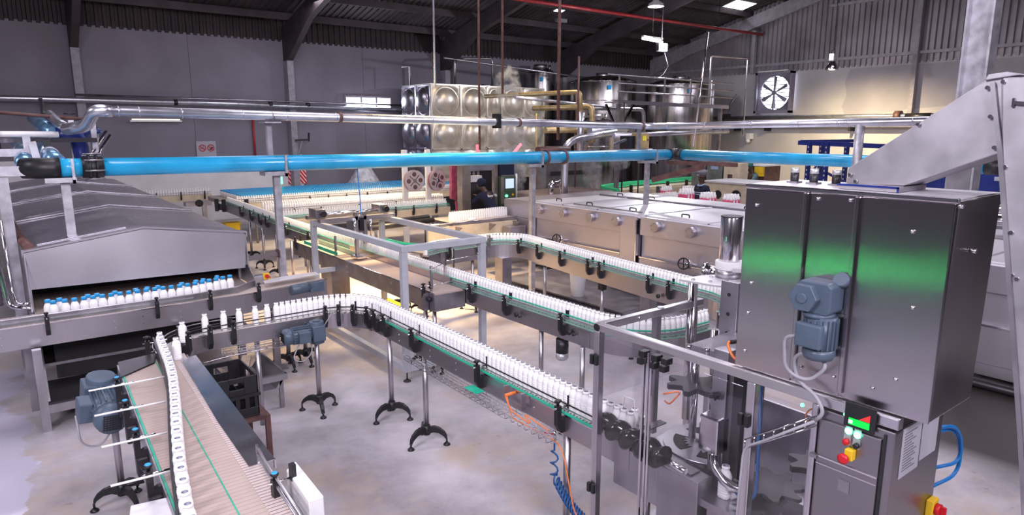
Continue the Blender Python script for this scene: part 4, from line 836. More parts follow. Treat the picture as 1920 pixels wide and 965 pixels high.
# ------------------------------------------------------------------ cap hopper and elevator
h=thing('cap_hopper','big brushed stainless box on top of the filling machine with a blue-grey gear motor','hopper',(2.9,1.3,1.715))
FX=2.63; HT=2.555; HB=1.74
part('body',MB().prism([(.895,HB-.02),(1.69,HB-.02),(1.725,HT),(.885,HT)],'x',FX+.01,3.05),HOPS,h,bevel=.006)
for y0,y1 in ((1.445,1.718),(1.232,1.42),(.893,1.212)): part('front_sheet',MB().box(FX,FX+.01,y0,y1,HB-.02,HT-.012),HOPS,h,bevel=.003)
for y in (1.432,1.222): part('rib',MB().box(FX-.016,FX+.01,y-.011,y+.011,HB+.0,HT-.012),HOPS,h,bevel=.005)
part('top_lip',MB().box(FX-.006,FX+.02,.885,1.722,HT-.012,HT+.006),STEELP,h,bevel=.004); part('lid',MB().box(FX+.02,3.05,.89,1.72,HT,HT+.004),STEELH,h)
bl=[(1.66,2.47),(1.66,2.12),(1.668,1.80),(1.665,1.98),(1.385,2.52),(1.255,2.525),(1.02,2.43),(.99,2.15),(1.02,1.86),(1.10,1.80),(1.395,1.80),(1.255,1.80)]
dn=MB().ball((0,0,0),.0085,8,6).mesh('dome_nut',STEELP)
for y,z in bl: inst('dome_nut',dn,h,(FX-.003,y,z))
part('corner_bolt',MB().cyl((FX+.0,.885,HT-.02),(FX+.0,.868,HT-.02),.008,n=8),STEELP,h); part('side_stud',MB().cyl((2.80,.885,2.36),(2.80,.865,2.36),.009,n=8),STEELP,h)
g=part('gear_motor',MB().prism([(1.245,2.085),(1.26,2.07),(1.375,2.07),(1.385,2.085),(1.385,2.185),(1.375,2.20),(1.26,2.20),(1.245,2.185)],'x',2.525,2.632),MOTORB,h,bevel=.006,label='blue-grey gear motor')
part('gear_cover',MB().cyl((2.53,1.345,2.135),(2.492,1.345,2.135),.060,n=6,sm=False).cyl((2.495,1.345,2.135),(2.485,1.345,2.135),.022,n=8),MOTORB,g,bevel=.003)
part('flange',MB().lathe([(.060,0),(.062,.014),(.05,.018)],(2.57,1.31,2.055),axis=(0,0,1),n=20),MOTORB,g)
part('motor_can',MB().cyl((2.575,1.30,2.06),(2.575,1.30,1.905),.060,n=22),MOTORB,g); mb=MB()
for k in range(20): a=2*pi*k/20; mb.bar((2.575+.062*cos(a),1.30+.062*sin(a),2.05),(2.575+.062*cos(a),1.30+.062*sin(a),1.93),.005,.012,up=(cos(a),sin(a),0))
part('cooling_fins',mb,MOTORB,g); part('terminal_box',MB().box(2.49,2.525,1.255,1.365,1.935,2.035),MOTORB,g,bevel=.008); part('end_cap',MB().lathe([(.062,.05),(.064,.025),(.055,.005),(.03,0)],(2.575,1.30,1.875),n=22),MOTORB,g); part('lift_boss',MB().cyl((2.62,1.25,2.20),(2.60,1.25,2.215),.03,n=14),MOTORB,g)
part('motor_cable',MB().tube(arc3([(2.51,1.365,1.97),(2.52,1.42,1.95,.05),(2.54,1.42,1.80,.06),(2.57,1.33,1.765,.05),(2.57,1.25,1.86,.06),(2.58,1.33,1.90,.05),(2.57,1.40,1.86,.03),(2.575,1.385,1.76,.06),(2.57,1.29,1.72,.05),(2.565,1.25,1.66,.04),(2.565,1.28,1.615)],6),.008,8),CABLEW,h,label='grey motor cable')
for k,(y,x) in enumerate(((1.62,2.85),(1.53,2.85),(1.43,2.85))):
    d=part('damper',MB().cyl((x,y,HT+.004),(x,y,HT+.05),.018,n=14),DARKM,h); part('damper_cap',MB().cyl((x,y,HT+.05),(x,y,HT+.07),.018,n=14),MOTORL,d); part('damper_base',MB().box(x-.024,x+.024,y-.024,y+.024,HT+.004,HT+.012),STEELD,d)
c=thing('cap_elevator','grey metal cap chute and elevator rising out of the frame on the right','elevator',(2.95,.7,2.5))
part('chute',MB().prism([(1.342,2.575),(1.342,2.640),(.888,2.968),(.845,2.972),(.815,2.72),(1.125,2.582)],'x',2.76,2.98),CHUTE,c,bevel=.004)
part('elevator_body',MB().prism([(.845,2.972),(.10,2.93),(.02,1.4),(.60,1.4),(.815,2.72)],'x',2.752,3.0),CHUTE,c,bevel=.004)
part('seam_strip',MB().bar((2.745,.868,2.955),(2.745,.818,2.715),.014,.012,up=(1,0,0)).bar((2.745,.818,2.715),(2.745,.60,1.5),.014,.012,up=(1,0,0)),STEELD,c)
part('top_cap',MB().prism([(.895,2.962),(.885,2.982),(.83,2.988),(.79,2.976)],'x',2.745,3.0),CHUTE,c,bevel=.003)
bolts(c,[(2.758,y,z) for y,z in ((.882,2.938),(.868,2.945),(.838,2.955),(.862,2.84),(.846,2.838),(.822,2.73),(.838,2.735),(.818,2.675),(.80,2.67),(1.325,2.615),(1.09,2.815),(.77,2.45),(.755,2.448),(.735,2.30),(.72,2.29),(1.30,2.59))],(-1,0,0),.007,.016)
part('hinge_pin',MB().bar((2.745,.80,2.885),(2.745,.76,2.88),.012,.012).bar((2.745,.80,2.90),(2.745,.80,2.87),.008,.008),STEELP,c)
part('flange_box',MB().box(2.70,2.95,1.115,1.345,HT+.006,2.58),CHUTE,c); part('flange_edge',MB().box(2.696,2.70,1.112,1.348,2.574,2.582).box(2.696,2.70,1.112,1.119,HT+.006,2.58),NAVY,c,label='navy gasket edge')
# ------------------------------------------------------------------ long stainless tunnel on the right
t=thing('cooling_tunnel','long low stainless tunnel with lift-off lids, running from the middle to the right edge','tunnel machine',(9.9,6,0))
F=8.45; BK=11.45; TZ=1.345
part('end_block',MB().prism([(10.47,1.0),(11.27,1.0),(11.29,1.02),(11.29,1.33),(11.275,TZ),(10.47,TZ)],'x',F,BK),TUNS,t,bevel=.012)
part('end_post',MB().box(F,F+.5,10.47,10.83,.2,1.0),TUNS,t,bevel=.01)
part('core',MB().box(F+.12,BK-.05,.9,10.47,.12,TZ-.03),STEELD,t)
part('top_deck',MB().box(F+.01,BK,.9,10.47,TZ-.03,TZ),STEELH,t,bevel=.006)
bays=[(7.92,10.28),(5.35,7.48),(2.9,4.9),(.9,2.5)]
for a,b in bays:
    part('upper_apron',MB().box(F,F+.02,a,b+.0,1.04,TZ-.004),TUNS,t,bevel=.004)
    part('side_panel',MB().box(F+.06,F+.08,a,b,.68,1.04),TUNS,t); part('ledge',MB().box(F-.01,F+.12,a,b,.655,.68),STEELP,t,bevel=.004)
    part('lower_panel',MB().box(F+.0,F+.02,a,b,.10,.655),TUNS,t,bevel=.004); part('panel_seam',MB().box(F-.003,F,a,b,.235,.240),STEELD,t)
for a,b in ((7.48,7.92),(4.9,5.35),(2.5,2.9),(10.28,10.46)):
    part('rib_column',MB().box(F-.015,F+.10,a+.06,b,.10,TZ-.002),TUNS,t,bevel=.01); part('rib_edge',MB().box(F-.05,F+.02,a+.04,a+.065,.4,TZ-.05),STEELP,t,bevel=.006)
for y in (10.05,9.36,8.62,7.864-.14+.25,7.1,6.40,5.66,4.6):
    b=part('round_cap',MB().cyl((F,y,1.225),(F-.10,y,1.225),.085,n=28),STEEL,t,bevel=.006); ORG[b.name]=ORG[t.name]
    bolts(b,[(F-.10,y+.06*cos(2*pi*k/5+.4),1.225+.06*sin(2*pi*k/5+.4)) for k in range(5)],(-1,0,0),.009,.012)
for y in (9.40,6.42):
    h=part('hand_wheel',MB().torus((8.28,y,.74),.085,.012,(-.8,-.3,.1),24,8).bar((8.28,y-.08,.74),(8.28,y+.08,.74),.016,.01).bar((8.28,y,.66),(8.28,y,.82),.016,.01),BLACK,t,label='black hand wheel')
    part('valve_stem',MB().cyl((8.28,y,.74),(8.47,y-.12,.72),.018,n=10).cyl((8.36,y-.05,.66),(8.36,y-.05,.80),.03,n=12),STEELP,h)
seams=[10.45,9.55,8.60,7.45,6.20,5.0,3.75,2.62,1.4]
for k,(a,b) in enumerate(zip(seams,seams[1:])):
    l=part('lid',MB().box(F+.10,10.34,b+.025,a-.025,TZ+.001,TZ+.022),STEELH,t,bevel=.006); part('lid_lip',MB().box(F+.10,10.34,b-.018,b+.022,TZ+.02,TZ+.038),STEELH,l,bevel=.004)
    y=(a+b)/2+.05*(k%2); hb=MB().tube(arc3([(8.86,y-.075,TZ+.02),(8.86,y-.075,TZ+.07,.02),(8.86,y+.075,TZ+.07,.02),(8.86,y+.075,TZ+.02)]),.011,8); part('lid_handle',hb,BLACK,l,label='black handle')
    r=part('rear_lid',MB().box(10.50,BK-.05,b+.02,a-.02,TZ+.001,TZ+.02),STEELH,t,bevel=.005)
    if k in (0,1,3,5,7): part('lid_handle',MB().tube(arc3([(10.62,y-.075,TZ+.02),(10.62,y-.075,TZ+.07,.02),(10.62,y+.075,TZ+.07,.02),(10.62,y+.075,TZ+.02)]),.011,8),BLACK,r,label='black handle')
part('centre_rail',MB().box(10.39,10.46,.9,10.4,TZ,TZ+.05),STEELD,t,bevel=.005); part('edge_bar',MB().bar((8.62,9.3,TZ+.05),(8.62,7.6,TZ+.05),.03,.02),STEELD,t)
part('leg',MB().box(F+.3,F+.4,9,9.1,0,.12).box(F+.3,F+.4,6,6.1,0,.12).box(F+.3,F+.4,2,2.1,0,.12).box(BK-.4,BK-.3,9,9.1,0,.12).box(BK-.4,BK-.3,2,2.1,0,.12),STEELD,t); part('base_pipe',MB().cyl((8.25,1.0,.06),(8.25,5.0,.06),.05,n=10),DARKM,t); part('drip_channel',MB().box(8.1,8.3,5.2,7.9,.22,.34),STEELD,t)
part('drain_pan',MB().prism([(7.2,.05),(7.1,.12),(8.4,.12),(8.4,.05)],'y',6.6,9.6),STEELD,t); part('pump_tube',MB().cyl((8.2,7.2,.45),(8.2,4.9,.40),.06,n=12),DARKM,t)
t=thing('white_bucket','white plastic bucket on the floor behind the rear conveyor','bucket',(7.35,7.6,.12)); part('body',MB().lathe([(.11,.12),(.135,.48),(.14,.49),(.13,.49),(.1,.14)],(7.3,7.75,.0),n=22),WHITEP,t)
e=thing('stainless_duct','bent stainless duct rising from the tunnel lids by the right pillar','duct',(10.9,3.3,TZ))
part('bend',MB().tube(arc3([(10.75,3.42,TZ+.02),(10.75,3.42,TZ+.22,.3),(10.75,2.8,TZ+.25)],8),.085,14),STEELP,e); part('rim',MB().torus((10.75,3.42,TZ+.03),.09,.012),STEELP,e)
f=thing('infeed_table','steel table carrying rows of white bottles into the left end of the long tunnel','conveyor',(7.6,11.2,0))
part('top',MB().box(6.85,8.5,10.82,11.75,.95,1.0),STEELW,f); part('chain_belt',MB().box(6.85,8.5,10.9,11.7,1.0,1.004),BELTX,f)
part('edge_rail',MB().tube([(6.0,10.80,1.01),(8.45,10.86,1.0)],.012,6),STEELP,f); part('side_panel',MB().box(6.3,8.4,10.78,10.80,.70,.95),CREAM,f); part('roller_cover',MB().cyl((5.3,11.2,1.0),(6.8,11.45,1.0),.055,n=12),DARKM,f); part('roller_cover',MB().cyl((5.4,11.6,1.02),(6.9,11.8,1.02),.05,n=12),BLACK,f)
for x in (6.9,7.7,8.3): part('leg',MB().box(x-.03,x+.03,10.9,10.96,0,.95),STEELD,f); part('gusset',MB().prism([(10.8,.94),(10.8,.78),(10.55,.94)],'x',x-.01,x+.01),STEELD,f)
part('bin_box',MB().box(8.0,8.42,10.5,10.75,.55,.86),STEEL,f,bevel=.01); part('bin_box',MB().box(7.3,7.95,10.2,10.5,.40,.62),STEELD,f,bevel=.01)
# ------------------------------------------------------------------ pipes overhead
PY_=8.5
def zb(x): return 2.392-.0090*(x-.4)
b=thing('blue_water_pipe','thick bright blue pipe crossing the whole hall with a corner on the right','pipe',(5,8.5,2.2))
def seg(parent,name,p,q,r,m,**k): return part(name,MB().cyl(p,q,r,n=24),m,parent,**k)
seg(b,'pipe',(.52,PY_,zb(.5)),(.73,PY_,zb(.7)),.098,BLUEP); seg(b,'pipe',(.90,PY_,zb(.9)),(10.35,PY_,zb(10.35)),.098,BLUEP); seg(b,'pipe',(10.5,8.30,2.302),(10.5,3.25,2.302),.098,BLUEP)
part('elbow',MB().tube(arc3([(.53,PY_,zb(.5)),(.40,PY_,zb(.4),.12),(.22,8.62,zb(.3))],8),.108,20),BLACK,b,label='black elbow'); seg(b,'sleeve',(.72,PY_,zb(.7)),(.92,PY_,zb(.9)),.112,BLACK,label='black sleeve')
for x in (.79,.86): part('flange_ring',MB().cyl((x-.012,PY_,zb(x)),(x+.012,PY_,zb(x)),.135,n=28),BLACK,b)
for k in range(8):
    a=2*pi*k/8+.2; part('flange_bolt',MB().cyl((.74,PY_+.145*cos(a),zb(.8)+.145*sin(a)),(.92,PY_+.145*cos(a),zb(.8)+.145*sin(a)),.010,n=8),STEELD,b)
part('elbow',MB().tube(arc3([(10.33,PY_,2.302),(10.5,PY_,2.302,.14),(10.5,8.28,2.302)],8),.112,20),BLACK,b,label='black corner elbow'); seg(b,'sleeve',(10.5,3.27,2.302),(10.5,3.10,2.302),.112,BLACK,label='black sleeve')
for x in (7.22,7.62): part('clamp_ring',MB().torus((x,PY_,zb(x)),.108,.020,(1,0,0),28,8),RUST,b,label='rusty clamp ring')
part('flange_ring',MB().cyl((7.22,8.7,2.43),(7.95,8.75,2.43),.07,n=14),RUST,b,label='rusty valve body')
def pipe_support(x,y,z0,label,top=None,z=None,stop=True,w=.085):
    z=z or zb(x)-.10; s=thing('pipe_support',label,'post',(x,y,z0),'grey pipe posts')
    part('post',MB().box(x-w/2,x+w/2,y+.02,y+.02+w*.8,z0,z-.05),POSTP,s); part('saddle',MB().box(x-.18,x+.10,y-.08,y+.14,z-.05,z-.0),POSTP,s)
    if stop: part('stop_plate',MB().box(x+.06,x+.085,y-.135,y-.105,z-.06,z+.20).box(x+.06,x+.085,y-.135,y+.1,z-.06,z-.02),POSTP,s)
    if top: part('upper_post',MB().box(x-.06,x+.0,y+.115,y+.175,z-.05,top-.07),COLM,s); part('upper_saddle',MB().box(x-.13,x+.07,y-.05,y+.2,top-.075,top-.06),POSTP,s); part('u_bolt',MB().torus((x-.03,y,top),.064,.008,(1,0,0),20,6),STEELD,s)
    return s
pipe_support(.56,8.5,1.66,'short grey post carrying the blue pipe on the hood of the left tunnel'); pipe_support(2.80,8.5,0,'tall grey post carrying blue and silver pipes just right of the hooded tunnel',top=2.94); s=pipe_support(6.99,8.5,0,'grey post under the blue pipe at the left end of the long stainless tunnel'); pipe_support(9.80,8.5,TZ,'short grey post under the blue pipe standing on the tunnel lids')
s=thing('tie_bar','short steel bar joining the hooded tunnel to the tall grey post','bar',(2.5,8.4,1.2)); part('bar',MB().bar((2.22,8.35,1.22),(2.76,8.52,1.22),.05,.05),STEEL,s); part('bolt_plate',MB().box(2.74,2.755,8.47,8.60,1.17,1.27),RUST,s)
def zs(x): return 2.985-.0165*(x-.9)
v=thing('silver_pipe','slim silver-clad pipe running above the blue pipe and turning along the right','pipe',(5,8.5,2.8))
part('pipe',MB().tube(arc3([(.95,PY_,zs(.95)),(9.7,PY_,zs(9.7),.25),(9.7,7.5,2.845),(9.7,3.3,2.90)],8),.058,16),ALU,v)
part('elbow',MB().tube(arc3([(1.06,PY_,zs(1)),(.90,PY_,2.99,.09),(.83,8.75,2.82,.1),(.66,9.0,2.79)],8),.066,14),ALU,v); part('branch',MB().tube(arc3([(.70,9.0,2.79),(.64,9.6,2.86,.1),(.62,10.6,2.98)],6),.055,14),ALU,v)
for x in (1.12,1.32,1.75,2.42,2.95,3.6,4.2,5.05,5.85,7.35,8.6): part('seam_band',MB().cyl((x-.006,PY_,zs(x)),(x+.006,PY_,zs(x)),.0605,n=20),ALU,v)
for y in (8.0,7.2,6.3,5.5,4.9,3.9): part('seam_band',MB().cyl((9.7,y-.008,2.842+.014*(7.5-y)),(9.7,y+.008,2.842+.014*(7.5-y)),.061,n=20),ALU,v)
for x in (3.66,6.65): part('clamp_ring',MB().cyl((x-.02,PY_,zs(x)),(x+.02,PY_,zs(x)),.068,n=20),RUST,v)
part('clamp_ring',MB().torus((9.55,8.47,2.84),.068,.014,(1,-.4,0),20,6),RUST,v); part('clamp_plate',MB().box(6.18,6.24,8.40,8.56,2.80,3.02),BLACK,v)
for lab,x,y,z0,z1 in (('slim grey post beside the ochre box, reaching up to the silver pipe',9.62,8.62,2.2,2.80),):
    solo('pipe_post',MB().box(x-.03,x+.03,y-.02,y+.04,z0,z1).bar((9.5,8.5,2.785),(9.78,8.5,2.785),.06,.02),POSTP,lab,'post')
s=thing('round_pipe_post','round grey post on the tunnel lids under the silver pipe, left of the cap chute','post',(9.70,4.60,TZ)); part('post',MB().cyl((9.70,4.60,TZ+.02),(9.70,4.60,2.86),.062,n=18),POSTP,s); part('base_plate',MB().box(9.6,9.8,4.5,4.7,TZ+.0,TZ+.02),STEELD,s)
solo('red_steel_bar',MB().bar((10.2,8.43,2.16),(10.46,7.05,2.16),.06,.07),RUST,'dark red steel bar under the right corner of the blue pipe','bar'); solo('red_steel_bar',MB().bar((9.92,8.52,1.83),(10.05,7.45,2.13),.05,.10),RUST,'tilted dark red steel bar leaning beside the post on the tunnel lids','bar')
o=thing('junction_box','ochre electrical box with yellow label above the right corner of the blue pipe','electrical box',(9.85,8.7,2.40)); part('body',MB().box(9.72,10.02,8.72,8.9,2.42,2.71),OCHRE,o,bevel=.008); part('warning_label',MB().box(9.83,9.92,8.714,8.72,2.57,2.66),FOILY,o,label='yellow label'); part('lock',MB().ball((9.98,8.72,2.58),.02,10,6,(.7,.4,1.6)),BLACK,o); part('dark_box',MB().box(9.40,9.62,8.72,8.9,2.42,2.66),DARKM,o,label='dark box'); part('arm',MB().bar((9.05,8.75,2.50),(9.42,8.75,2.60),.05,.04),STEELD,o); part('rail',MB().bar((8.9,8.72,2.405),(10.1,8.72,2.405),.04,.03),POSTP,o)
g=thing('foil_pipe','nearer of two blue foil-wrapped pipes leading away from the black elbow','pipe',(.26,10,2.4)); part('pipe',MB().tube([(.24,8.60,2.42),(.25,9.2,2.47),(.265,10.0,2.53),(.28,12,2.62)],.085,18),BLUEG,g)
for y in (9.1,9.9): part('band',MB().torus((.25 if y<9.5 else .263,y,2.462 if y<9.5 else 2.522),.088,.008,(0,1,0),20,6),STEELD,g)
g=thing('foil_pipe','farther of two blue foil-wrapped pipes, ending right of the black elbow','pipe',(.5,10,2.4)); part('pipe',MB().tube([(.52,8.52,2.44),(.49,8.8,2.49),(.485,10.0,2.55),(.48,12,2.63)],.085,18),BLUEG,g); part('band',MB().torus((.489,9.1,2.505),.088,.008,(0,1,0),20,6),STEELD,g); part('clip',MB().box(.45,.52,9.28,9.34,2.59,2.67),BLACK,g)
g=thing('blue_valve_elbow','dark blue pipe elbow turning down behind the left pipe rails','pipe',(.85,10,2.2)); part('elbow',MB().tube(arc3([(.62,9.9,2.72),(.85,10.0,2.74,.12),(.88,10.0,2.3)],8),.09,18),NAVY,g,label='dark blue elbow'); part('branch',MB().tube(arc3([(.75,9.95,2.75),(1.05,10.2,2.76,.08),(1.12,10.4,2.70)],6),.075,16),NAVY,g); part('feed_pipe',MB().tube([(.62,9.9,2.73),(.55,11.0,2.84),(.55,13,2.95)],.09,16),BLUEG,g); part('feed_pipe',MB().tube([(.80,10.1,2.79),(.76,11.4,2.88)],.05,12),ALU,g)
for i,(x,z0,z1,m,lab) in enumerate(((5.43,3.42,9.2,STEELP,'thin bright hanging rod in front of the dimpled tank corner'),(6.245,2.46,9.2,RUST,'thin dark hanging rod in front of the right part of the dimpled tank'),(6.71,3.35,9.2,RUST,'thin brown hanging rod beside the steam above the tank'),(7.93,2.6,9.2,RUST,'thick brown hanging pipe between the tank and the silos'),(8.4,2.9,9.2,RUST,'slim dark rod left of the left silo'))):
    solo('hanging_rod',MB().cyl((x,9,z0),(x,9,z1 if i!=4 else 4.05),(.016,.018,.020,.028,.018)[i],n=8),m,lab,'rod')
solo('leaning_rod',MB().cyl((12.04,9,4.76),(11.74,9,2.42),.02,n=8).bar((12.0,9,4.76),(12.3,9,4.80),.03,.03),STEELP,'long thin white rod leaning in front of the right silo','rod')
# ------------------------------------------------------------------ back of the hall
t=thing('water_tank','square stainless water tank of panels pressed with round bulges','tank',(14,20.4,0))
def panel(c,u,v,n,w,h,r):
    """pressed panel: plate with a raised dome, c centre, u/v in-plane, n outwards"""
    c,u,v,n=Vector(c),Vector(u),Vector(v),Vector(n); mb=MB(); K=28
    def P(a,b,d): return c+u*a+v*b+n*d
    ow,oh=w/2,h/2; rx,ry=min(r,w*.42),min(r,h*.42)
    out=[];
    for k in range(K):
        a=2*pi*k/K; s=max(abs(cos(a))/ow,abs(sin(a))/oh); out.append(P(cos(a)/s,sin(a)/s,0))
    R=[out]
    for f,d in ((1.06,0),(1.03,.025),(1.0,.01),(.93,.06),(.78,.13),(.58,.19),(.34,.225),(.12,.24)): R.append([P(rx*f*cos(2*pi*k/K),ry*f*sin(2*pi*k/K),d) for k in range(K)])
    mb.rings(R,False); n0=len(mb.v)-K; mb.f.append(list(range(n0,n0+K))); mb.s.append(True); mb.mi.append(0)
    for o in (-1,1): mb.bar(P(-ow,o*(oh-.012),.02),P(ow,o*(oh-.012),.02),.03,.03,up=n); mb.bar(P(o*(ow-.012),-oh,.02),P(o*(ow-.012),oh,.02),.03,.03,up=n)
    return mb
TANKM=mk('tank_panel_lit',(.74,.68,.60),.36,.6,var=.12,scale=3,rvar=.1); TANKL=mk('tank_panel_shaded',(.50,.48,.55),.30,.95,var=.1,scale=3)  # one tank steel: lit front and shaded side put into the colours
cols=[(11.59,1.17),(12.76,1.09),(13.85,.63),(14.48,.975),(15.455,1.01)]
for j in range(3):
    z=3.695-1.067*j
    for x,w in cols: part('panel',panel((x+w/2,19.5,z),(1,0,0),(0,0,1),(0,-1,0),w,1.067,.48),TANKM,t)
    for k in range(2): part('panel',panel((11.59,19.98+.96*k,z),(0,-1,0),(0,0,1),(-1,0,0),.96,1.067,.48),TANKL,t)
part('inner_body',MB().box(11.62,16.44,19.53,21.4,1.03,4.22),STEELD,t); part('roof',MB().box(11.57,16.48,19.48,21.4,4.22,4.25),TANKM,t); part('stand',MB().box(11.7,16.35,19.6,21.35,0,1.03),DARKM,t)
part('overflow_pipe',MB().tube(arc3([(13.0,20.2,4.25),(13.0,20.2,5.15,.12),(13.8,20.9,5.26,.1),(14.6,20.2,5.26,.1),(14.6,20.2,4.25)]),.04,8),STEELW,t); part('vent',MB().tube([(11.62,20.9,4.2),(11.62,20.9,4.88),(11.3,20.9,4.86)],.034,8),STEELW,t); part('hatch',MB().cyl((14.2,20.0,4.25),(14.2,20.0,4.33),.2,n=18),STEELW,t)
def silo(name,label,x,y,r,z0,z1,group='steel silos'):
    s=thing(name,label,'silo',(x,y,0),group); part('shell',MB().lathe([(r,z0),(r,z1-.05),(r*.98,z1),(r*.55,z1+.16),(r*.3,z1+.2)],(x,y,0),n=48),mk('silo_steel',(.46,.42,.43),.28,1,var=.25,scale=6,stretch=(1,1,.08),rvar=.12),s)
    for z in (z0+.05,z1-.75,z1-.05): part('hoop',MB().torus((x,y,z),r+.005,.018,n=48,k=6),STEELP,s)
    part('manhole',MB().cyl((x-.1,y-.1,z1+.14),(x-.1,y-.1,z1+.30),.26,n=20).cyl((x+.3,y-.2,z1+.08),(x+.3,y-.2,z1+.3),.05,n=10),STEELD,s); part('level_plate',MB().box(x-r*.55-.12,x-r*.55+.12,y-r*.86,y-r*.84,z1-.36,z1-.2),CAPB,s,label='small blue plate')
    for k in range(4): a=pi/4+k*pi/2; part('leg',MB().cyl((x+r*.8*cos(a),y+r*.8*sin(a),0),(x+r*.8*cos(a),y+r*.8*sin(a),z0),.07,n=10),STEELD,s)
    return s
silo('silo','left one of the two big round steel silos behind the railing',19.0,19.0,1.32,.6,4.57); silo('silo','right one of the two big round steel silos, below the floodlight',20.9,16.8,1.29,.6,4.43); silo('silo','smaller dim silo standing far back between the tank and the left big silo',17.5,20.95,.6,.6,4.95); silo('silo','short steel vessel in front of the left big silo, behind the bent white pipe',15.9,16.2,.68,.5,2.97)
k=thing('railed_walkway','narrow steel walkway with handrail in front of the round silos','walkway',(16.3,13.2,0))
part('deck_beam',MB().bar((13.8,13.25,3.52),(18.9,13.25,3.46),.14,.10),STEELP,k); part('deck',MB().box(13.8,18.9,13.2,13.7,3.50,3.54),STEELD,k)
for z in (3.80,4.02,4.24): part('handrail',MB().cyl((13.4 if z>4.1 else 13.8,13.2,z),(19.1,13.2,z-.04),.022,n=8),STEELD,k)
for x in (13.85,15.75,16.95,18.0): part('handrail_post',MB().bar((x,13.2,3.5),(x,13.2,4.26),.05,.03),STEELD,k)
for x in (14.0,18.7): part('column',MB().box(x-.05,x+.05,13.3,13.4,0,3.5),STEELD,k); part('brace',MB().bar((14.0,13.35,2.7),(14.6,13.35,3.45),.05,.05).bar((14.0,13.35,2.7),(13.5,13.35,3.45),.05,.05),STEELD,k)
part('tall_loop',MB().tube(arc3([(17.6,13.0,3.8),(17.6,13.0,4.95,.08),(19.5,13.0,5.0,.08),(19.5,13.0,2.6)]),.028,8),STEELW,k,label='tall thin pipe loop')
def pipe(label,pts,r,m,name='process_pipe',loc=None,flg=()):
    mb=MB().tube(arc3(pts,6),r,12); return solo(name,mb,m,label,'pipe')
pipe('ochre pipe stretching from the dimpled tank to a bend by the silos',[(12.0,16.97,3.75),(12.0,12.8,3.71,.12),(12.0,12.75,3.2)],.062,LAGGED); pipe('bright silver pipe dropping from the bend of the long ochre pipe',[(12.0,12.75,3.22),(12.0,12.75,2.2)],.09,ALU)
pipe('shorter ochre pipe with a drop, below the long ochre pipe',[(12.2,14.9,3.35),(12.2,12.55,3.34,.12),(12.2,12.5,2.45)],.072,LAGGED); pipe('silver pipe running level in front of the silos to a bend',[(11.0,14.2,3.60),(14.3,14.2,3.42)],.045,ALU); pipe('grey pipe arched down beside the short steel vessel',[(12.2,13.8,3.35),(15.55,13.8,3.35,.18),(15.6,13.8,2.5)],.055,STEELW)
pipe('ochre horizontal pipe low behind the steam',[(11.2,13.2,2.75),(14.2,13.2,2.77)],.075,LAGGED); pipe('shiny white-lagged pipe bending down to the trough',[(12.1,11.6,2.70),(10.75,11.6,2.56,.2),(10.45,11.6,2.40,.2),(10.4,11.6,.0)],.085,ALU); pipe('shiny white-lagged stub beside the steam',[(11.4,11.8,2.75),(12.6,11.8,2.76)],.10,ALU)
pipe('thin silver level pipe below the right part of the silver pipe',[(11.4,11.0,2.64),(15.8,11.0,2.72)],.055,ALU); pipe('thin cream upright pipe right of the tank, nearest it',[(11.9,14.4,1.2),(11.9,14.4,3.2)],.03,LAGGED); pipe('thin rusty upright pipe behind the bright silver drop',[(12.35,13.3,1.2),(12.35,13.3,3.7)],.022,RUST); pipe('dark upright pipe between the short vessel and the bent white pipe',[(13.75,12.9,0),(13.75,12.9,3.5)],.02,DARKM)
pipe('long level pipe high behind the tank under the roof',[(12.2,19.6,5.1),(19.0,19.6,4.72,.1),(19.0,19.6,4.0)],.035,STEELW)
b=thing('signal_lamp','small green signal lamp by the short steel vessel','signal lamp',(13.3,11.9,0)); part('pole',MB().cyl((13.3,11.9,0),(13.3,11.9,2.2),.018,n=8),BLACK,b); part('lens',MB().cyl((13.3,11.9,2.2),(13.3,11.9,2.30),.035,n=12),GLOWG,b)
b=thing('steam_trough','long pinkish stainless trough with bent pipe on its lid, behind the long tunnel','trough',(11.2,12.4,0))
PKS=mk('pinkish_steel',(.56,.43,.42),.36,.85,var=.12); part('body',MB().prism([(11.9,.5),(13.6,.5),(13.6,1.12),(11.9,1.12)],'x',9.85,12.6),PKS,b,bevel=.01); part('lid',MB().add([(9.85,11.9,1.12),(12.6,11.9,1.12),(12.6,13.6,1.12),(9.85,13.6,1.12),(10.1,12.1,1.24),(12.5,12.1,1.24),(12.5,13.4,1.24),(10.1,13.4,1.24)],[(0,1,5,4),(1,2,6,5),(2,3,7,6),(3,0,4,7),(4,5,6,7)]),PKS,b)
part('goose_pipe',MB().tube(arc3([(10.55,12.2,1.24),(10.55,12.2,1.5,.12),(11.0,12.2,1.52,.12),(11.0,12.2,1.24)],6),.075,12),STEELP,b); part('valve',MB().cyl((10.85,12.15,1.3),(10.85,12.15,1.62),.07,n=14),STEELP,b); part('stud',MB().cyl((11.9,11.88,.95),(11.9,11.9,.95),.04,n=10).cyl((10.0,11.88,.95),(10.0,11.9,.95),.04,n=10),BLACK,b); part('leg',MB().box(9.9,10.0,12,12.1,0,.5).box(12.4,12.5,12,12.1,0,.5),STEELD,b)
b=thing('kettle_hood','grey steel housing with a dark slot behind the trough','housing',(12.9,14.5,0)); part('body',MB().box(12.2,13.9,14.35,15.1,.5,2.05),STEELD,b,bevel=.02); part('slot',MB().box(12.4,13.7,14.33,14.35,1.48,1.60),DARK,b); part('base',MB().box(12.3,13.8,14.4,15.05,0,.5),DARKM,b)
b=thing('sleeve_machine','sleeving machine frame with dark inside and a steel portal, behind the infeed table','machine',(8.6,12.6,0))
CP=mk('warm_steel',(.46,.40,.36),.36,.85,var=.1)
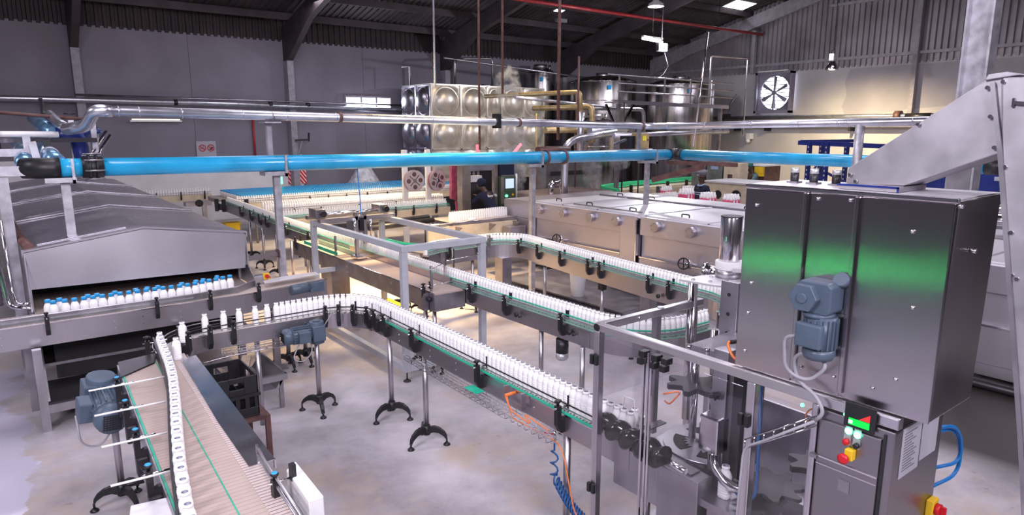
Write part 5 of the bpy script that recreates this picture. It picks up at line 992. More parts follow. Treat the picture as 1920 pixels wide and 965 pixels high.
part('column',MB().box(8.12,8.36,12.4,12.6,.3,2.2),CP,b,bevel=.01); part('column',MB().box(9.0,9.11,12.4,12.5,.3,2.2),CP,b,bevel=.008); part('beam',MB().box(8.36,9.0,12.42,12.5,1.86,2.12),STEELW,b,bevel=.008); part('back_panel',MB().box(8.6,9.8,13.2,13.25,.3,2.2),DARK,b); part('inner_table',MB().box(8.36,9.0,12.55,13.1,.85,.9),STEELD,b); part('applicator',MB().box(8.40,8.80,12.6,12.75,1.60,1.74),WHITEP,b,label='white applicator head'); part('clear_door',MB().box(8.36,8.62,12.39,12.395,.95,1.58),GLASS,b)
for x in (8.45,8.58,8.70): part('air_fitting',MB().lathe([(.02,0),(.035,.03),(.02,.08),(.03,.1)],(x,12.6,1.76),n=10),STEELD,b)
c=part('control_panel',MB().box(9.13,9.55,12.30,12.45,1.0,1.72),mk('dark_green_panel',(.06,.09,.06),.4),b,bevel=.01,label='dark green control panel'); part('panel_top',MB().box(9.13,9.55,12.36,12.45,1.74,2.05),NAVYC,c); part('panel_edge',MB().box(9.12,9.20,12.29,12.31,1.1,1.70),CP,c); part('screen',MB().box(9.25,9.48,12.28,12.30,1.44,1.66),SCRB,c,label='lit blue screen'); part('green_button',MB().cyl((9.27,12.27,1.27),(9.27,12.30,1.27),.028,n=14),GLOWG,c); part('yellow_button',MB().cyl((9.45,12.27,1.29),(9.45,12.30,1.29),.025,n=12),YEL,c)
part('beacon_pole',MB().cyl((8.62,12.5,2.12),(8.62,12.5,2.28),.015,n=8),BLACK,b); part('beacon',MB().cyl((8.62,12.5,2.28),(8.62,12.5,2.44),.035,n=14),GLOWR,b,label='lit red beacon'); part('beacon_pole',MB().cyl((9.72,12.5,1.05),(9.72,12.5,1.75),.025,n=8),WHITEP,b); part('beacon_tip',MB().bar((9.58,12.5,2.18),(9.86,12.5,2.44),.05,.05),mk('pink_lens',(.9,.2,.25),.4,emit=(1,.25,.3),estr=1.2),b,label='pale red slanting lens')
FILM=mk('reel_film',(.62,.12,.22),.3,.2,var=.2); REELM=mk('reel_plate',(.58,.50,.52),.35,.35,var=.06)
for i,(x,lab) in enumerate(((7.80,'left film reel with four round holes, hanging behind the bottle rows'),(8.43,'right film reel beside the tall pink film column'))):
    r=thing('film_reel',lab,'reel',(x,13.95,1.58),'film reels'); z=1.585-.02*i; ax=Vector((-.10+.25*i,-1,.03)).normalized(); c0=Vector((x,13.95,z))
    part('rear_plate',MB().cyl(c0-ax*.09,c0-ax*.075,.25,n=40),REELM,r); part('film',MB().cyl(c0-ax*.075,c0+ax*.0,.215,n=36),FILM,r,label='red film')
    part('front_plate',MB().cyl(c0,c0+ax*.012,.25,n=40),REELM,r); u=Vector((0,0,1)); u=(u-ax*u.dot(ax)).normalized(); w_=ax.cross(u); slot=MB(); HS=mk('hole_shade',(.12,.06,.07),.6)
    for k in range(4):
        a=k*pi/2+.05+.4*i; d=u*cos(a)+w_*sin(a); part('round_hole',MB().cyl(c0+d*.15+ax*.013,c0+d*.15+ax*.015,.055,n=18),HS,r,label='dark round opening'); e=u*cos(a+pi/4)+w_*sin(a+pi/4); slot.bar(c0+e*.05+ax*.014,c0+e*.17+ax*.014,.016,.004,up=ax)
    part('slot',slot,DARK,r); part('hub',MB().cyl(c0+ax*.012,c0+ax*.05,.03,n=14).cyl(c0+ax*.02,c0+ax*.03,.05,n=6),STEELP,r); part('stand_arm',MB().box(x-.2,x-.08,14.12,14.2,0,2.3),WHITEP,r,label='white upright behind the reel')
f=thing('film_column','tall column of shiny pink film beside the right reel','film',(8.9,13.8,.9)); part('film_sheet',MB().prism([(8.70,1.12),(8.93,1.05),(8.95,1.90),(8.72,1.94)],'y',13.75,13.85),FILM,f); part('frame',MB().box(8.95,8.99,13.7,13.9,1.0,1.98).box(8.70,8.99,13.7,13.9,1.95,1.98),STEELP,f); part('tail',MB().prism([(8.86,.74),(8.93,.72),(8.95,1.05),(8.82,1.05)],'y',13.75,13.80),PINK,f)
# green railed conveyor and packing zone on the right
g=thing('packing_conveyor','conveyor with bright green rails bending away behind the long tunnel','conveyor',(18,14.5,0)); GP=[(13.6,12.9),(13.9,13.75),(14.15,14.05),(14.6,14.25),(15.9,14.55),(19.5,14.7),(24,15.0)]
part('guide_rail',MB().sweep(GP,-.06,.06,1.08,1.15),GREENR,g,label='bright green rail'); part('guide_rail',MB().sweep([(x+.02,y-.28) for x,y in GP[2:]],-.03,.03,1.05,1.10),GREENR,g,label='bright green rail'); part('deck',MB().sweep([(x,y-.35) for x,y in GP[3:]],-.3,.2,.94,1.0),CREAM,g); part('skirt',MB().sweep([(x,y-.68) for x,y in GP[3:]],-.02,.02,.62,.94),CREAM,g); part('lower_shelf',MB().sweep([(x,y-.3) for x,y in GP[3:]],-.3,.2,.35,.4),DARKM,g)
for x in (15.2,16.8,18.6,20.8): part('leg',MB().box(x-.04,x+.04,13.9,13.98,0,.94),STEELD,g)
for x,y in ((14.9,13.98),(15.9,14.24),(16.9,14.26),(17.9,14.3),(19.0,14.35),(19.8,14.38)): part('rail_bracket',MB().box(x-.03,x+.03,y-.42,y-.34,.85,1.15),BLACK,g)
q=thing('accumulation_table','white bottle track with a steel turntable rim behind the long tunnel','conveyor',(13.9,10.8,0)); part('deck',MB().box(12.4,15.4,11.0,12.0,.90,.98),STEELW,q); part('roller_track',MB().box(13.8,14.6,10.85,10.98,.92,.97),STEELP,q); part('drum',MB().cyl((14.15,10.55,.30),(14.15,10.55,.86),.28,n=28),STEELP,q); part('low_deck',MB().box(11.75,12.85,7.9,10.3,1.09,1.15),STEELW,q); part('base',MB().box(12.5,15.3,11.1,11.9,0,.9).box(11.85,12.75,8.0,10.2,0,1.09),DARKM,q); part('upright',MB().box(14.2,14.4,11.95,12.05,.98,1.25),STEELD,q)
def shrink_pack(x,y,z,lab):
    p=thing('bottle_pack',lab,'bottle pack',(x,y,z),'pink bottle packs'); part('bottles',MB().prism([(x-.17,y-.12),(x+.17,y-.12),(x+.17,y+.12),(x-.17,y+.12)],'z',z,z+.17),PINK,p,bevel=.03); mb=MB()
    for i in range(4):
        for j in range(3): mb.lathe([(.04,.0),(.042,.09),(.02,.13),(.02,.16)],(x-.125+.083*i,y-.08+.08*j,z+.12),n=8)
    part('bottle_tops',mb,WHITE,p); part('film_glints',MB().box(x-.10,x-.05,y-.127,y-.119,z+.02,z+.15).box(x+.02,x+.05,y-.127,y-.119,z+.03,z+.15),WHITE,p)
for (x,y,z),l in zip(((14.41,11.9,.98),(14.95,11.55,.98),(12.62,9.80,1.15),(12.27,8.95,1.15),(12.33,8.40,1.15)),('pink wrapped bottle pack left of the man in the cap','pink wrapped bottle pack with small cards, just left of the man','pink wrapped bottle pack half hidden at the edge of the lids','pink wrapped bottle pack below the man in the cap','rightmost pink wrapped bottle pack behind a lid handle')): shrink_pack(x,y,z,l)
solo('white_cards',MB().box(14.72,14.86,11.40,11.41,.98,1.10).bar((14.8,11.38,1.0),(14.98,11.36,1.08),.1,.02),PAPER,'small white cards leaning on a pink bottle pack','cards')
x=thing('box_machine','cream square machine with a round hole and open dark side on a navy base','machine',(15.4,10.2,0)); part('body',MB().box(14.75,15.9,10.28,10.85,.86,1.42),CREAM,x,bevel=.01); part('front_cheek',MB().box(14.74,14.76,9.55,10.85,.86,1.42),CREAM,x); part('round_hole',MB().cyl((14.73,10.45,1.12),(14.745,10.45,1.12),.11,n=24),DARK,x,label='round dark hole'); part('dark_bay',MB().box(14.76,15.5,9.6,10.26,.88,1.36),DARK,x); part('roller',MB().cyl((14.7,9.9,1.14),(15.2,9.9,1.14),.13,n=18),BLACK,x); part('top',MB().box(14.7,15.9,9.5,10.9,1.42,1.46),STEELH,x); part('navy_base',MB().box(14.6,16,9.0,10.9,.62,.86),NAVY,x,label='navy base'); part('leg',MB().box(14.7,15.9,9.1,10.8,0,.62),DARKM,x)
for i,(y0,y1,m,l) in enumerate(((12.55,13.05,STEELW,'grey steel cabinet left of centre behind the green rails'),(11.95,12.5,STEELW,'grey steel cabinet with a pale blue label behind the green rails'),(11.35,11.9,OCHRE,'ochre cabinet with a small vent behind the green rails'))):
    s=thing('wall_cabinet',l,'cabinet',(17.2,(y0+y1)/2,0),'cabinets behind the green rails'); part('body',MB().box(17.0,17.4,y0,y1,.3,1.80),m if m is not OCHRE else CREAM,s,bevel=.01); part('plinth',MB().box(17.05,17.35,y0+.05,y1-.05,0,.3),DARKM,s)
    if i==1: part('pale_label',MB().box(16.99,17.0,12.1,12.35,1.60,1.70),SHIRT,s,label='pale blue label')
    if i==2: part('vent',MB().box(16.99,17.0,11.6,11.75,1.30,1.48),RUST,s)
s=thing('parts_trolley','small trolley with white top and yellow front under the blue pipe','trolley',(19.5,12.2,0)); part('top',MB().box(19.2,20.3,11.9,12.6,1.62,1.67),WHITEP,s); part('body',MB().box(19.3,20.2,12.0,12.5,.2,1.62),RUST,s); part('front',MB().box(19.2,19.3,12.0,12.3,1.3,1.6),YEL,s); part('wheel',MB().cyl((19.4,12.0,.1),(19.4,12.06,.1),.1,n=14).cyl((20.1,12.0,.1),(20.1,12.06,.1),.1,n=14),BLACK,s)
s=thing('pallet_rack','navy steel rack with slotted uprights before the right wall','rack',(15.5,7.5,0))
for x_,y_ in ((15.0,8.22),(15.7,8.30),(15.0,7.80),(15.7,7.7)): 
    u_=part('upright',MB().box(x_-.05,x_+.05,y_-.04,y_+.04,0,2.48),NAVY,s); mb=MB()
    for k in range(22): mb.box(x_-.052,x_-.05,y_-.012,y_+.012,.15+k*.105,.19+k*.105)
    part('slots',mb,CREAM,u_)
part('beam',MB().bar((15.0,8.5,2.47),(15.2,4.8,2.38),.06,.10),NAVY,s); part('beam',MB().bar((15.0,8.45,2.50),(15.9,7.5,2.52),.05,.07),NAVY,s); part('brace',MB().bar((15.0,8.2,1.1),(15.7,8.3,1.6),.04,.04).bar((15.0,8.2,1.6),(15.7,8.3,2.1),.04,.04).bar((15.05,7.78,1.8),(15.6,6.8,1.2),.04,.06),NAVY,s); part('cross_tie',MB().box(14.98,15.02,7.8,8.22,1.62,1.70),NAVY,s)
s=thing('blue_machine','long navy blue machine with grey roller rails, seen beyond the right pillar','machine',(12.6,4,0))
part('body',MB().box(12.0,13.2,2.3,5.1,1.72,2.14),NAVY,s,bevel=.03); part('lower_lip',MB().cyl((12.0,2.3,1.72),(12.0,5.2,1.72),.05,n=12),NAVY,s)
part('roller_rail',MB().cyl((12.0,2.3,1.60),(12.0,4.6,1.60),.04,n=10),STEELP,s); part('roller_rail',MB().cyl((11.98,2.3,1.50),(11.98,4.6,1.50),.05,n=10),STEELP,s)
part('inner_rack',MB().box(12.3,12.4,2.3,4.8,1.25,1.46),RUST,s); part('rail',MB().bar((12.1,2.3,1.34),(12.1,4.6,1.34),.03,.03),CREAM,s)
for y in (4.55,3.95,3.55,3.25): part('white_tag',MB().box(11.975,11.99,y-.05,y+.05,2.02,2.08),PAPER,s)
part('white_tag',MB().box(11.93,11.95,4.74,4.84,1.72,1.92),PAPER,s); part('leg',MB().box(12.1,13.1,2.4,2.5,0,1.72).box(12.1,13.1,4.9,5,0,1.72),DARKM,s)
n=part('name_board',MB().box(12.0,12.03,2.9,4.25,1.02,1.30),WHITEP,s,label='white board lettered in navy'); part('board_top',MB().box(11.99,12.06,2.9,4.25,1.30,1.37),GREYR,s)
def text_mesh(name,cu):
    c=bpy.data.objects.new('lettering_curve',cu); COL.objects.link(c); bpy.context.view_layer.update()
    me=bpy.data.meshes.new_from_object(c.evaluated_get(bpy.context.evaluated_depsgraph_get())); bpy.data.objects.remove(c)
    o=bpy.data.objects.new(name,me); COL.objects.link(o); return o
def text(txt,parent,loc,size,rot,mat,label):
    cu=bpy.data.curves.new('lettering','FONT'); cu.body=txt; cu.size=size; cu.extrude=.0015; cu.materials.append(mat); cu.align_x='CENTER'; cu.align_y='CENTER'
    o=text_mesh('lettering',cu); o.parent=parent; o.location=Vector(loc)-Vector(ORG[parent.name]); o.rotation_euler=rot; o['label']=label; return o
text('VICTORY',n,(11.995,3.74,1.20),.16,(pi/2,0,-pi/2),NAVY,'navy lettering reading VICTORY')
part('hose_reel',MB().torus((12.3,2.9,1.3),.25,.05,(0,1,0),20,8).torus((12.3,2.9,1.3),.14,.05,(0,1,0),20,8),NAVY,s)
# wall pieces
s=thing('prohibition_sign','white sign on the left wall with no smoking and no touching symbols','sign',(5.13,21.97,2.0)); part('plate',MB().box(4.85,5.41,21.96,21.985,1.95,2.415),PAPER,s)
for k,cx_ in enumerate((5.02,5.26)):
    c_=Vector((cx_,21.955,2.215)); r_=part('red_ring',MB().torus(c_,.092,.012,(0,1,0),32,8).bar(c_+Vector((-.07,0,.06)),c_+Vector((.07,0,-.06)),.008,.024,up=(0,0,1)),SIGNR,s)
    if k==0: part('cigarette',MB().box(cx_-.06,cx_+.045,21.952,21.957,2.195,2.212).tube([(cx_+.02,21.955,2.235),(cx_+.03,21.955,2.26),(cx_+.01,21.955,2.28)],.005,5),SIGNK,s)
    else: part('hand_shape',MB().box(cx_-.005,cx_+.055,21.952,21.957,2.19,2.245).box(cx_-.045,cx_+.03,21.952,21.957,2.16,2.195),SIGNK,s)
def stripe_mat():
    m=bpy.data.materials.new('hazard_stripes'); m.use_nodes=True; nt=m.node_tree; b=nt.nodes['Principled BSDF']; L=nt.links.new; tc=nd(nt,'ShaderNodeTexCoord'); sp=nd(nt,'ShaderNodeSeparateXYZ'); L(tc.outputs['Object'],sp.inputs[0])
    a=nd(nt,'ShaderNodeMath'); a.operation='MULTIPLY'; a.inputs[1].default_value=.75; L(sp.outputs['Z'],a.inputs[0]); d=nd(nt,'ShaderNodeMath'); d.operation='ADD'; L(sp.outputs['X'],d.inputs[0]); L(a.outputs[0],d.inputs[1])
    k=nd(nt,'ShaderNodeMath'); k.operation='MULTIPLY'; k.inputs[1].default_value=9; L(d.outputs[0],k.inputs[0]); f=nd(nt,'ShaderNodeMath'); f.operation='FRACT'; L(k.outputs[0],f.inputs[0]); g=nd(nt,'ShaderNodeMath'); g.operation='GREATER_THAN'; g.inputs[1].default_value=.38; L(f.outputs[0],g.inputs[0])
    x=nd(nt,'ShaderNodeMixRGB'); x.inputs[1].default_value=(.85,.83,.85,1); x.inputs[2].default_value=(.70,.008,.015,1); L(g.outputs[0],x.inputs[0]); L(x.outputs[0],b.inputs['Base Color']); return m
solo('hazard_board',MB().box(7.57,8.17,21.93,21.97,1.0,1.72),stripe_mat(),'red and white diagonally striped board on the left wall','board'); solo('wall_pipe',MB().cyl((6.56,21.93,1.8),(6.56,21.93,3.2),.035,n=8),REDP,'thin red upright pipe on the left wall right of the sign','pipe')
s=thing('wall_bracket','dark steel bracket on the grey wall column beside the red pipe','bracket',(7.9,21.7,2.4)); part('arm',MB().bar((7.75,21.6,2.42),(8.12,21.4,2.44),.05,.06),DARKM,s); part('upright',MB().bar((8.12,21.4,2.38),(8.14,21.4,2.66),.05,.05),DARKM,s); part('stay',MB().bar((7.95,21.5,2.40),(7.82,21.6,1.9),.05,.05),COLM,s)
s=thing('wall_light','unlit white batten light on the left wall under the silver pipe','lamp',(3.85,21.9,2.98)); part('housing',MB().box(3.15,4.5,21.86,21.95,2.98,3.03),WHITEP,s); part('tube',MB().cyl((3.2,21.88,3.05),(4.45,21.88,3.05),.018,n=8),mk('dim_tube',(.9,.85,.7),.4,emit=(1,.9,.7),estr=1.2),s)
s=thing('wall_pipes','pair of silver pipes running along the whole left wall','pipe',(4,21.6,3.4)); part('pipe',MB().tube([(-8,21.5,3.56),(1.9,21.5,3.55),(5,21.5,3.53),(12.0,21.5,3.42)],.075,12),ALU,s); part('pipe',MB().tube([(1.9,21.6,3.68),(12.2,21.6,3.60)],.03,8),STEELW,s); part('drop_pipe',MB().tube(arc3([(1.1,21.45,3.55),(1.12,21.3,3.1,.1),(1.35,20.5,2.85)]),.055,10),ALU,s)
for x_ in (4.3,7.0,8.2): part('clamp',MB().cyl((x_-.05,21.5,3.53),(x_+.05,21.5,3.53),.085,n=12),DARKM,s)
s=thing('wall_pipes','pair of silver pipes along the right wall below the fan','pipe',(24.8,12,3.1)); part('pipe',MB().cyl((24.9,19,3.24),(24.9,6,3.22),.075,n=12),ALU,s); part('pipe',MB().cyl((24.95,18,2.95),(24.95,6,2.95),.11,n=12),ALU,s); part('flange',MB().cyl((24.9,10.65,3.2),(24.9,10.45,3.2),.20,n=14),RUST,s); part('coupling',MB().cyl((24.9,10.3,3.2),(24.9,9.5,3.2),.11,n=12),DARKM,s)
for y_ in (17.0,15.6,12.2): part('bracket',MB().box(24.9,25.3,y_-.04,y_+.04,2.7,3.0),DARKM,s)
s=thing('wall_tap','tangle of small pipes and taps on the right wall left of the fan','tap',(24.9,17.6,3.6)); part('pipe',MB().tube(arc3([(25.1,19.0,3.7),(24.9,18.2,3.68,.05),(24.9,17.4,3.65,.1),(24.9,17.0,4.2)]),.03,8),STEELD,s); part('valve',MB().ball((24.9,17.6,3.66),.09,10,6).box(24.85,24.95,17.2,17.7,3.3,3.4),STEELD,s); part('drop',MB().tube([(24.9,17.8,3.66),(24.9,17.8,2.9)],.03,8).tube([(24.9,17.3,3.66),(24.9,17.35,2.9)],.025,8),STEELD,s)
s=thing('lamp_box','small white wall lamp below the pipes on the right wall','lamp',(25.1,16.4,2.3)); part('head',MB().box(25.0,25.25,16.3,16.55,2.35,2.6),WHITEP,s,bevel=.03); part('lens',MB().ball((25.05,16.45,2.3),.1,10,6),WHITEP,s)
f=thing('exhaust_fan','square exhaust fan with bright daylight behind its blades in the right wall','fan',(25.2,15.4,3.35)); fy,fz,fw=15.42,4.20,.80; FR=mk('fan_frame',(.28,.26,.34),.5,.3)
part('frame',MB().box(24.95,25.2,fy-fw,fy+fw,fz-fw,fz-fw+.09).box(24.95,25.2,fy-fw,fy+fw,fz+fw-.09,fz+fw).box(24.95,25.2,fy-fw,fy-fw+.09,fz-fw,fz+fw).box(24.95,25.2,fy+fw-.09,fy+fw,fz-fw,fz+fw),FR,f)
mb=MB(); K=40; R1=[(25.1,fy+.66*cos(2*pi*k/K),fz+.66*sin(2*pi*k/K)) for k in range(K)]; R0=[]
for k in range(K): a=2*pi*k/K; q_=max(abs(cos(a)),abs(sin(a))); R0.append((25.1,fy+.72*cos(a)/q_,fz+.72*sin(a)/q_))
mb.rings([R0,R1,[(25.22,y_,z_) for _,y_,z_ in R1]],False); part('shroud',mb,FR,f)
part('daylight',MB().box(25.24,25.26,fy-.7,fy+.7,fz-.7,fz+.7),WINE,f,label='bright daylight between the louvres'); mb=MB()
for k in range(-4,5): mb.bar((25.20,fy-.66,fz+k*.155),(25.20,fy+.66,fz+k*.155),.02,.03)
part('louvre',mb,FR,f)
for k in range(6):
    a=pi/2+k*pi/3; d=Vector((0,cos(a),sin(a))); n_=Vector((0,-sin(a),cos(a))); c_=Vector((25.12,fy,fz)); part('blade',MB().add([c_+d*.08-n_*.03,c_+d*.08+n_*.03,c_+d*.60+n_*.10+Vector((-.04,0,0)),c_+d*.60-n_*.07+Vector((.02,0,0))]+[p_+Vector((.008,0,0)) for p_ in (c_+d*.08-n_*.03,c_+d*.08+n_*.03,c_+d*.60+n_*.10+Vector((-.04,0,0)),c_+d*.60-n_*.07+Vector((.02,0,0)))],[(0,1,2,3),(7,6,5,4),(0,4,5,1),(1,5,6,2),(2,6,7,3),(3,7,4,0)]),FR,f)
part('strut',MB().box(25.06,25.09,fy-.03,fy+.03,fz-.7,fz+.7),FR,f); part('hub',MB().cyl((25.04,fy,fz),(25.14,fy,fz),.09,n=16),FR,f); part('top_fringe',MB().box(24.95,25.0,fy-.6,fy+.7,fz+.82,fz+.86),WHITEP,f)
# lamps
l=thing('high_bay_lamp','bell-shaped hanging lamp with warm glow on the right','lamp',(22,11.5,4.7)); part('shade',MB().lathe([(.20,0),(.205,.01),(.17,.12),(.10,.24),(.07,.28)],(22,11.52,4.68),n=28,cap=False),STEELP,l); part('bulb',MB().ball((22,11.52,4.75),.09,14,8),WARME,l); part('gear_case',MB().box(21.9,22.1,11.44,11.6,4.96,5.18),MOTORL,l); part('hook',MB().torus((22,11.52,5.24),.06,.012,(1,.4,0),14,6),BLACK,l); part('chain',MB().tube([(22+(.01 if k%2 else -.01),11.52,5.28+.06*k) for k in range(54)],.012,5),DARKM,l)
l=thing('floodlight','dazzling white floodlight hanging in front of the right silo','lamp',(16.6,14,5.1)); part('housing',MB().box(16.42,16.78,14.05,14.17,5.12,5.36),DARKM,l); part('lens',MB().box(16.45,16.75,14.0,14.05,5.13,5.34),LAMPE,l,label='dazzling lens'); part('drop_rod',MB().cyl((16.6,14.1,5.36),(16.6,14.1,8.12),.015,n=6),DARKM,l); part('cable',MB().tube([(16.75,14.1,5.1),(16.95,14.1,4.7),(16.85,14.2,4.45),(16.6,14.3,4.3)],.010,5),DARKM,l)
l=thing('tube_light','white fluorescent tube fitting just above the floodlight','lamp',(16.4,14.3,5.4)); part('tube',MB().cyl((15.95,14.3,5.47),(16.85,14.3,5.43),.035,n=10),TUBEE,l); part('housing',MB().box(15.95,16.85,14.25,14.35,5.5,5.55),WHITEP,l); part('drop_rod',MB().cyl((16.4,14.3,5.55),(16.4,14.3,8.07),.012,n=6),DARKM,l)
l=thing('roof_lamp','round bright lamp under the roof at the top edge of the photo','lamp',(16.15,14,6.3)); part('shade',MB().lathe([(.24,0),(.22,.08),(.10,.16),(.06,.26)],(16.15,14,6.36),n=24,cap=False),WHITEP,l); part('bulb',MB().ball((16.15,14,6.43),.11,12,8),TUBEE,l); part('drop_rod',MB().cyl((16.15,14,6.62),(16.15,14,8.14),.015,n=6),DARKM,l)
s=thing('roof_pipe','red sprinkler pipe running under the roof to the right','pipe',(19,16,6.4)); part('pipe',MB().cyl((5,16,6.46),(24.9,16,6.47),.055,n=10),REDP,s); 
for x_ in (8,14,18,22): part('hanger',MB().cyl((x_,16,6.5),(x_,16,roof_z(16)-.2),.012,n=5),DARKM,s)
s=thing('roof_vent','pale roof bracket lamp far under the roof left of the red pipe','lamp',(16.5,18.6,6.6)); part('body',MB().box(16.3,16.75,18.6,18.75,6.5,6.62),MOTORL,s); part('drop_rod',MB().cyl((16.5,18.68,6.62),(16.5,18.68,roof_z(18.6)-.02),.012,n=5),DARKM,s)
# ------------------------------------------------------------------ buffer tables and the far bottles
def flat_table(name,label,x0,x1,y0,y1,z=1.0,rails=((-.02,1.05),),bx=(),skirt=CREAM,green=False):
    t=thing(name,label,'conveyor',((x0+x1)/2,(y0+y1)/2,0)); part('deck',MB().box(x0,x1,y0,y1,z-.03,z-.001),BELTX,t); part('front_panel',MB().box(x0,x1,y0-.06,y0-.05,z-.17,z),skirt,t); part('back_panel',MB().box(x0,x1,y1+.05,y1+.06,z-.17,z),STEELD,t)
    for o,h in rails: part('guide_rail',MB().box(x0,x1,y0+o-.006,y0+o+.006,h,h+.012),TEAL if green else STEELW,t,label='green guide rail' if green else None)
    if green: part('guide_rail',MB().box(x0,x1,y0-.05,y0-.03,1.0,1.006),TEALD,t); part('guide_rail',MB().box(x0,x1,y0-.035,y0-.028,1.025,1.05),TEALD,t)
    for x in bx: bracket(t,x,y0-.062,0,-1,z,clip=False)
    k=x0+.5
    while k<x1: part('leg',MB().cyl((k,y0,0),(k,y0,z-.17),.03,n=10),STEELD,t); k+=1.6
    return t
flat_table('bottle_conveyor','far conveyor with green rail and one bottle row, ending below the film reels',4.35,8.35,13.32,13.46,bx=(5.1,5.65,6.9,7.35,7.95),green=True,rails=((-.02,1.065),))
flat_table('buffer_table','cream sided buffer table of white bottles between the two farthest rows',4.6,8.9,14.35,15.55,bx=(5.0,5.6,6.5,7.45),rails=((-.03,1.06),(-.03,1.11)))
flat_table('buffer_table','long far table packed with blue-capped bottles along the left wall',4.45,11.2,16.85,19.3,bx=(6.3,6.8,7.3,7.9,8.5,9.1,9.7),rails=((-.03,1.05),(-.03,1.10)))
flat_table('bottle_conveyor','distant narrow conveyor with a few bottles behind the hooded tunnel',3.0,4.7,20.0,20.15,bx=(3.3,3.9,4.5),rails=((-.03,1.06),))
b=thing('transfer_bend','dark clamps and bent rail where the far tables meet the middle conveyor','conveyor',(4.3,17.2,0)); part('rail',MB().sweep(arc(4.75,17.3,.55,180,270,8),-.03,.03,.85,1.0),STEELD,b)
for a in (190,215,240,265): part('rail_bracket',MB().box(4.75+.62*cos(radians(a))-.04,4.75+.62*cos(radians(a))+.04,17.3+.62*sin(radians(a))-.04,17.3+.62*sin(radians(a))+.04,.82,1.12),BLACK,b)
part('stand',MB().box(4.0,4.1,18.0,18.1,0,.9).box(3.6,4.2,17.9,18.2,.9,1.0),STEELW,b); part('hand_wheel',MB().cyl((3.9,17.85,.97),(3.9,17.9,.97),.09,n=16),BLACK,b)
far=MB()
LO=[(.030,0),(.031,.012),(.031,.105),(.017,.155),(.017,.178)]
LC=[(.030,0),(.031,.10),(.018,.14),(.018,.146)]
def simple(x,y,z,cap,n):
    s=.93 if n==6 else 1
    far.cur=0; far.lathe([(r*s,h) for r,h in (LC if cap else LO)],(x,y,z),n=n)
    if cap: far.cur=1; far.lathe([(.0225,.138),(.0225,.165)],(x,y,z),n=n); far.cur=0
for x,y,h in far2: simple(x,y,1.0005,False,10)
for k in range(72): simple(4.42+.0545*k,13.39,1.0005,False,8)
for r in range(4):
    for k in range(78): simple(4.65+.0545*k+.027*(r%2),14.42+.075*r,1.0005,False,8)
for r in range(4):
    for k in range(78): simple(4.65+.0545*k+.027*(r%2),15.05+.10*r,1.0005,False,6)
for k in range(118): simple(4.55+.0562*k,16.90,1.0005,False,8)
for r in range(34):
    for k in range(105):
        simple(4.75+.0615*k+.031*(r%2)+RND.uniform(-.004,.004),17.02+.066*r,1.0005,True,6)
for k in range(24): simple(3.1+.067*k,20.07,1.0005,False,6)
for r in range(3):
    for k in range(24): simple(6.98+.060*k,10.97+.07*r+.006*k,1.0045,False,8)
for k in range(22): simple(12.7+.07*k,11.15,.9805,False,6); simple(12.75+.07*k,11.4,.9805,False,6)
for k in range(9): simple(13.85+.08*k,10.91,.9705,False,6)
solo('milk_bottle_crowd',far,[WHITE,CAPB],'hundreds of far white and blue-capped bottles packed on the back tables','bottles',kind='stuff')
o=solo('lying_bottle',MB().lathe([(.004,0),(.031,.0),(.031,.105),(.017,.155),(.017,.178)],(7.25,10.86,1.036),n=14,axis=(1,.08,0)),WHITE,'white bottle lying on its side at the front of the infeed table','bottle'); pass
# small far things
w=thing('plastic_cover','crumpled clear plastic sheet draped over a machine by the left wall','plastic sheet',(9.3,19.9,0)); mb=MB(); R=[]
for i in range(9):
    t_=i/8; row=[]
    for j in range(20):
        a=2*pi*j/20; r=(.62*(1-t_)**.8+.05)*(1+.12*sin(5*a+3*t_)+.07*sin(9*a)); row.append((9.3+r*cos(a),19.9+.7*r*sin(a),.75+1.02*t_))
    R.append(row)
mb.rings(R,True); part('sheet',mb,PLASTICW,w); part('machine_base',MB().box(8.8,9.8,19.6,20.2,0,.8),STEELD,w)
for x,y,l in ((4.45,17.2,'yellow plastic bin on the floor under the far conveyor bend'),): 
    s=thing('yellow_bin',l,'bin',(x,y,0)); part('body',MB().prism([(x-.17,y-.15),(x+.17,y-.15),(x+.17,y+.15),(x-.17,y+.15)],'z',0,.5),YEL,s,bevel=.03); part('rim',MB().box(x-.185,x+.185,y-.165,y+.165,.48,.52),YEL,s)
s=thing('yellow_platform','low yellow step under the pink slat belt','step',(4.2,8.7,0)); part('tread',MB().box(3.9,4.5,8.35,8.95,.22,.27),YEL,s); part('leg',MB().box(3.92,3.99,8.37,8.44,0,.22).box(4.41,4.48,8.37,8.44,0,.22).box(3.92,3.99,8.86,8.93,0,.22).box(4.41,4.48,8.86,8.93,0,.22),DARKM,s)
s=thing('signal_lamp','small green signal lamp in front of the blue-capped bottles','signal lamp',(6.5,19.5,0)); part('pole',MB().cyl((6.5,19.5,0),(6.5,19.5,1.22),.02,n=8),STEELD,s); part('lens',MB().cyl((6.5,19.5,1.22),(6.5,19.5,1.42),.05,n=14),GLOWG,s)
s=thing('signal_lamp','added green lamp on a floor pole, out of view left of the hooded tunnel','signal lamp',(-4.0,4.6,0)); part('pole',MB().cyl((-4,4.6,0),(-4,4.6,.86),.02,n=8),STEELD,s); part('foot_plate',MB().cyl((-4,4.6,0),(-4,4.6,.02),.12,n=14),STEELD,s); part('lens',MB().cyl((-4,4.6,.86),(-4,4.6,.93),.06,n=14),mk('added_lamp_green',(.1,1,.4),.4,0,emit=(.03,1,.22),estr=150),s)  # unseen lamp, added as guessed source of the green band on the hopper
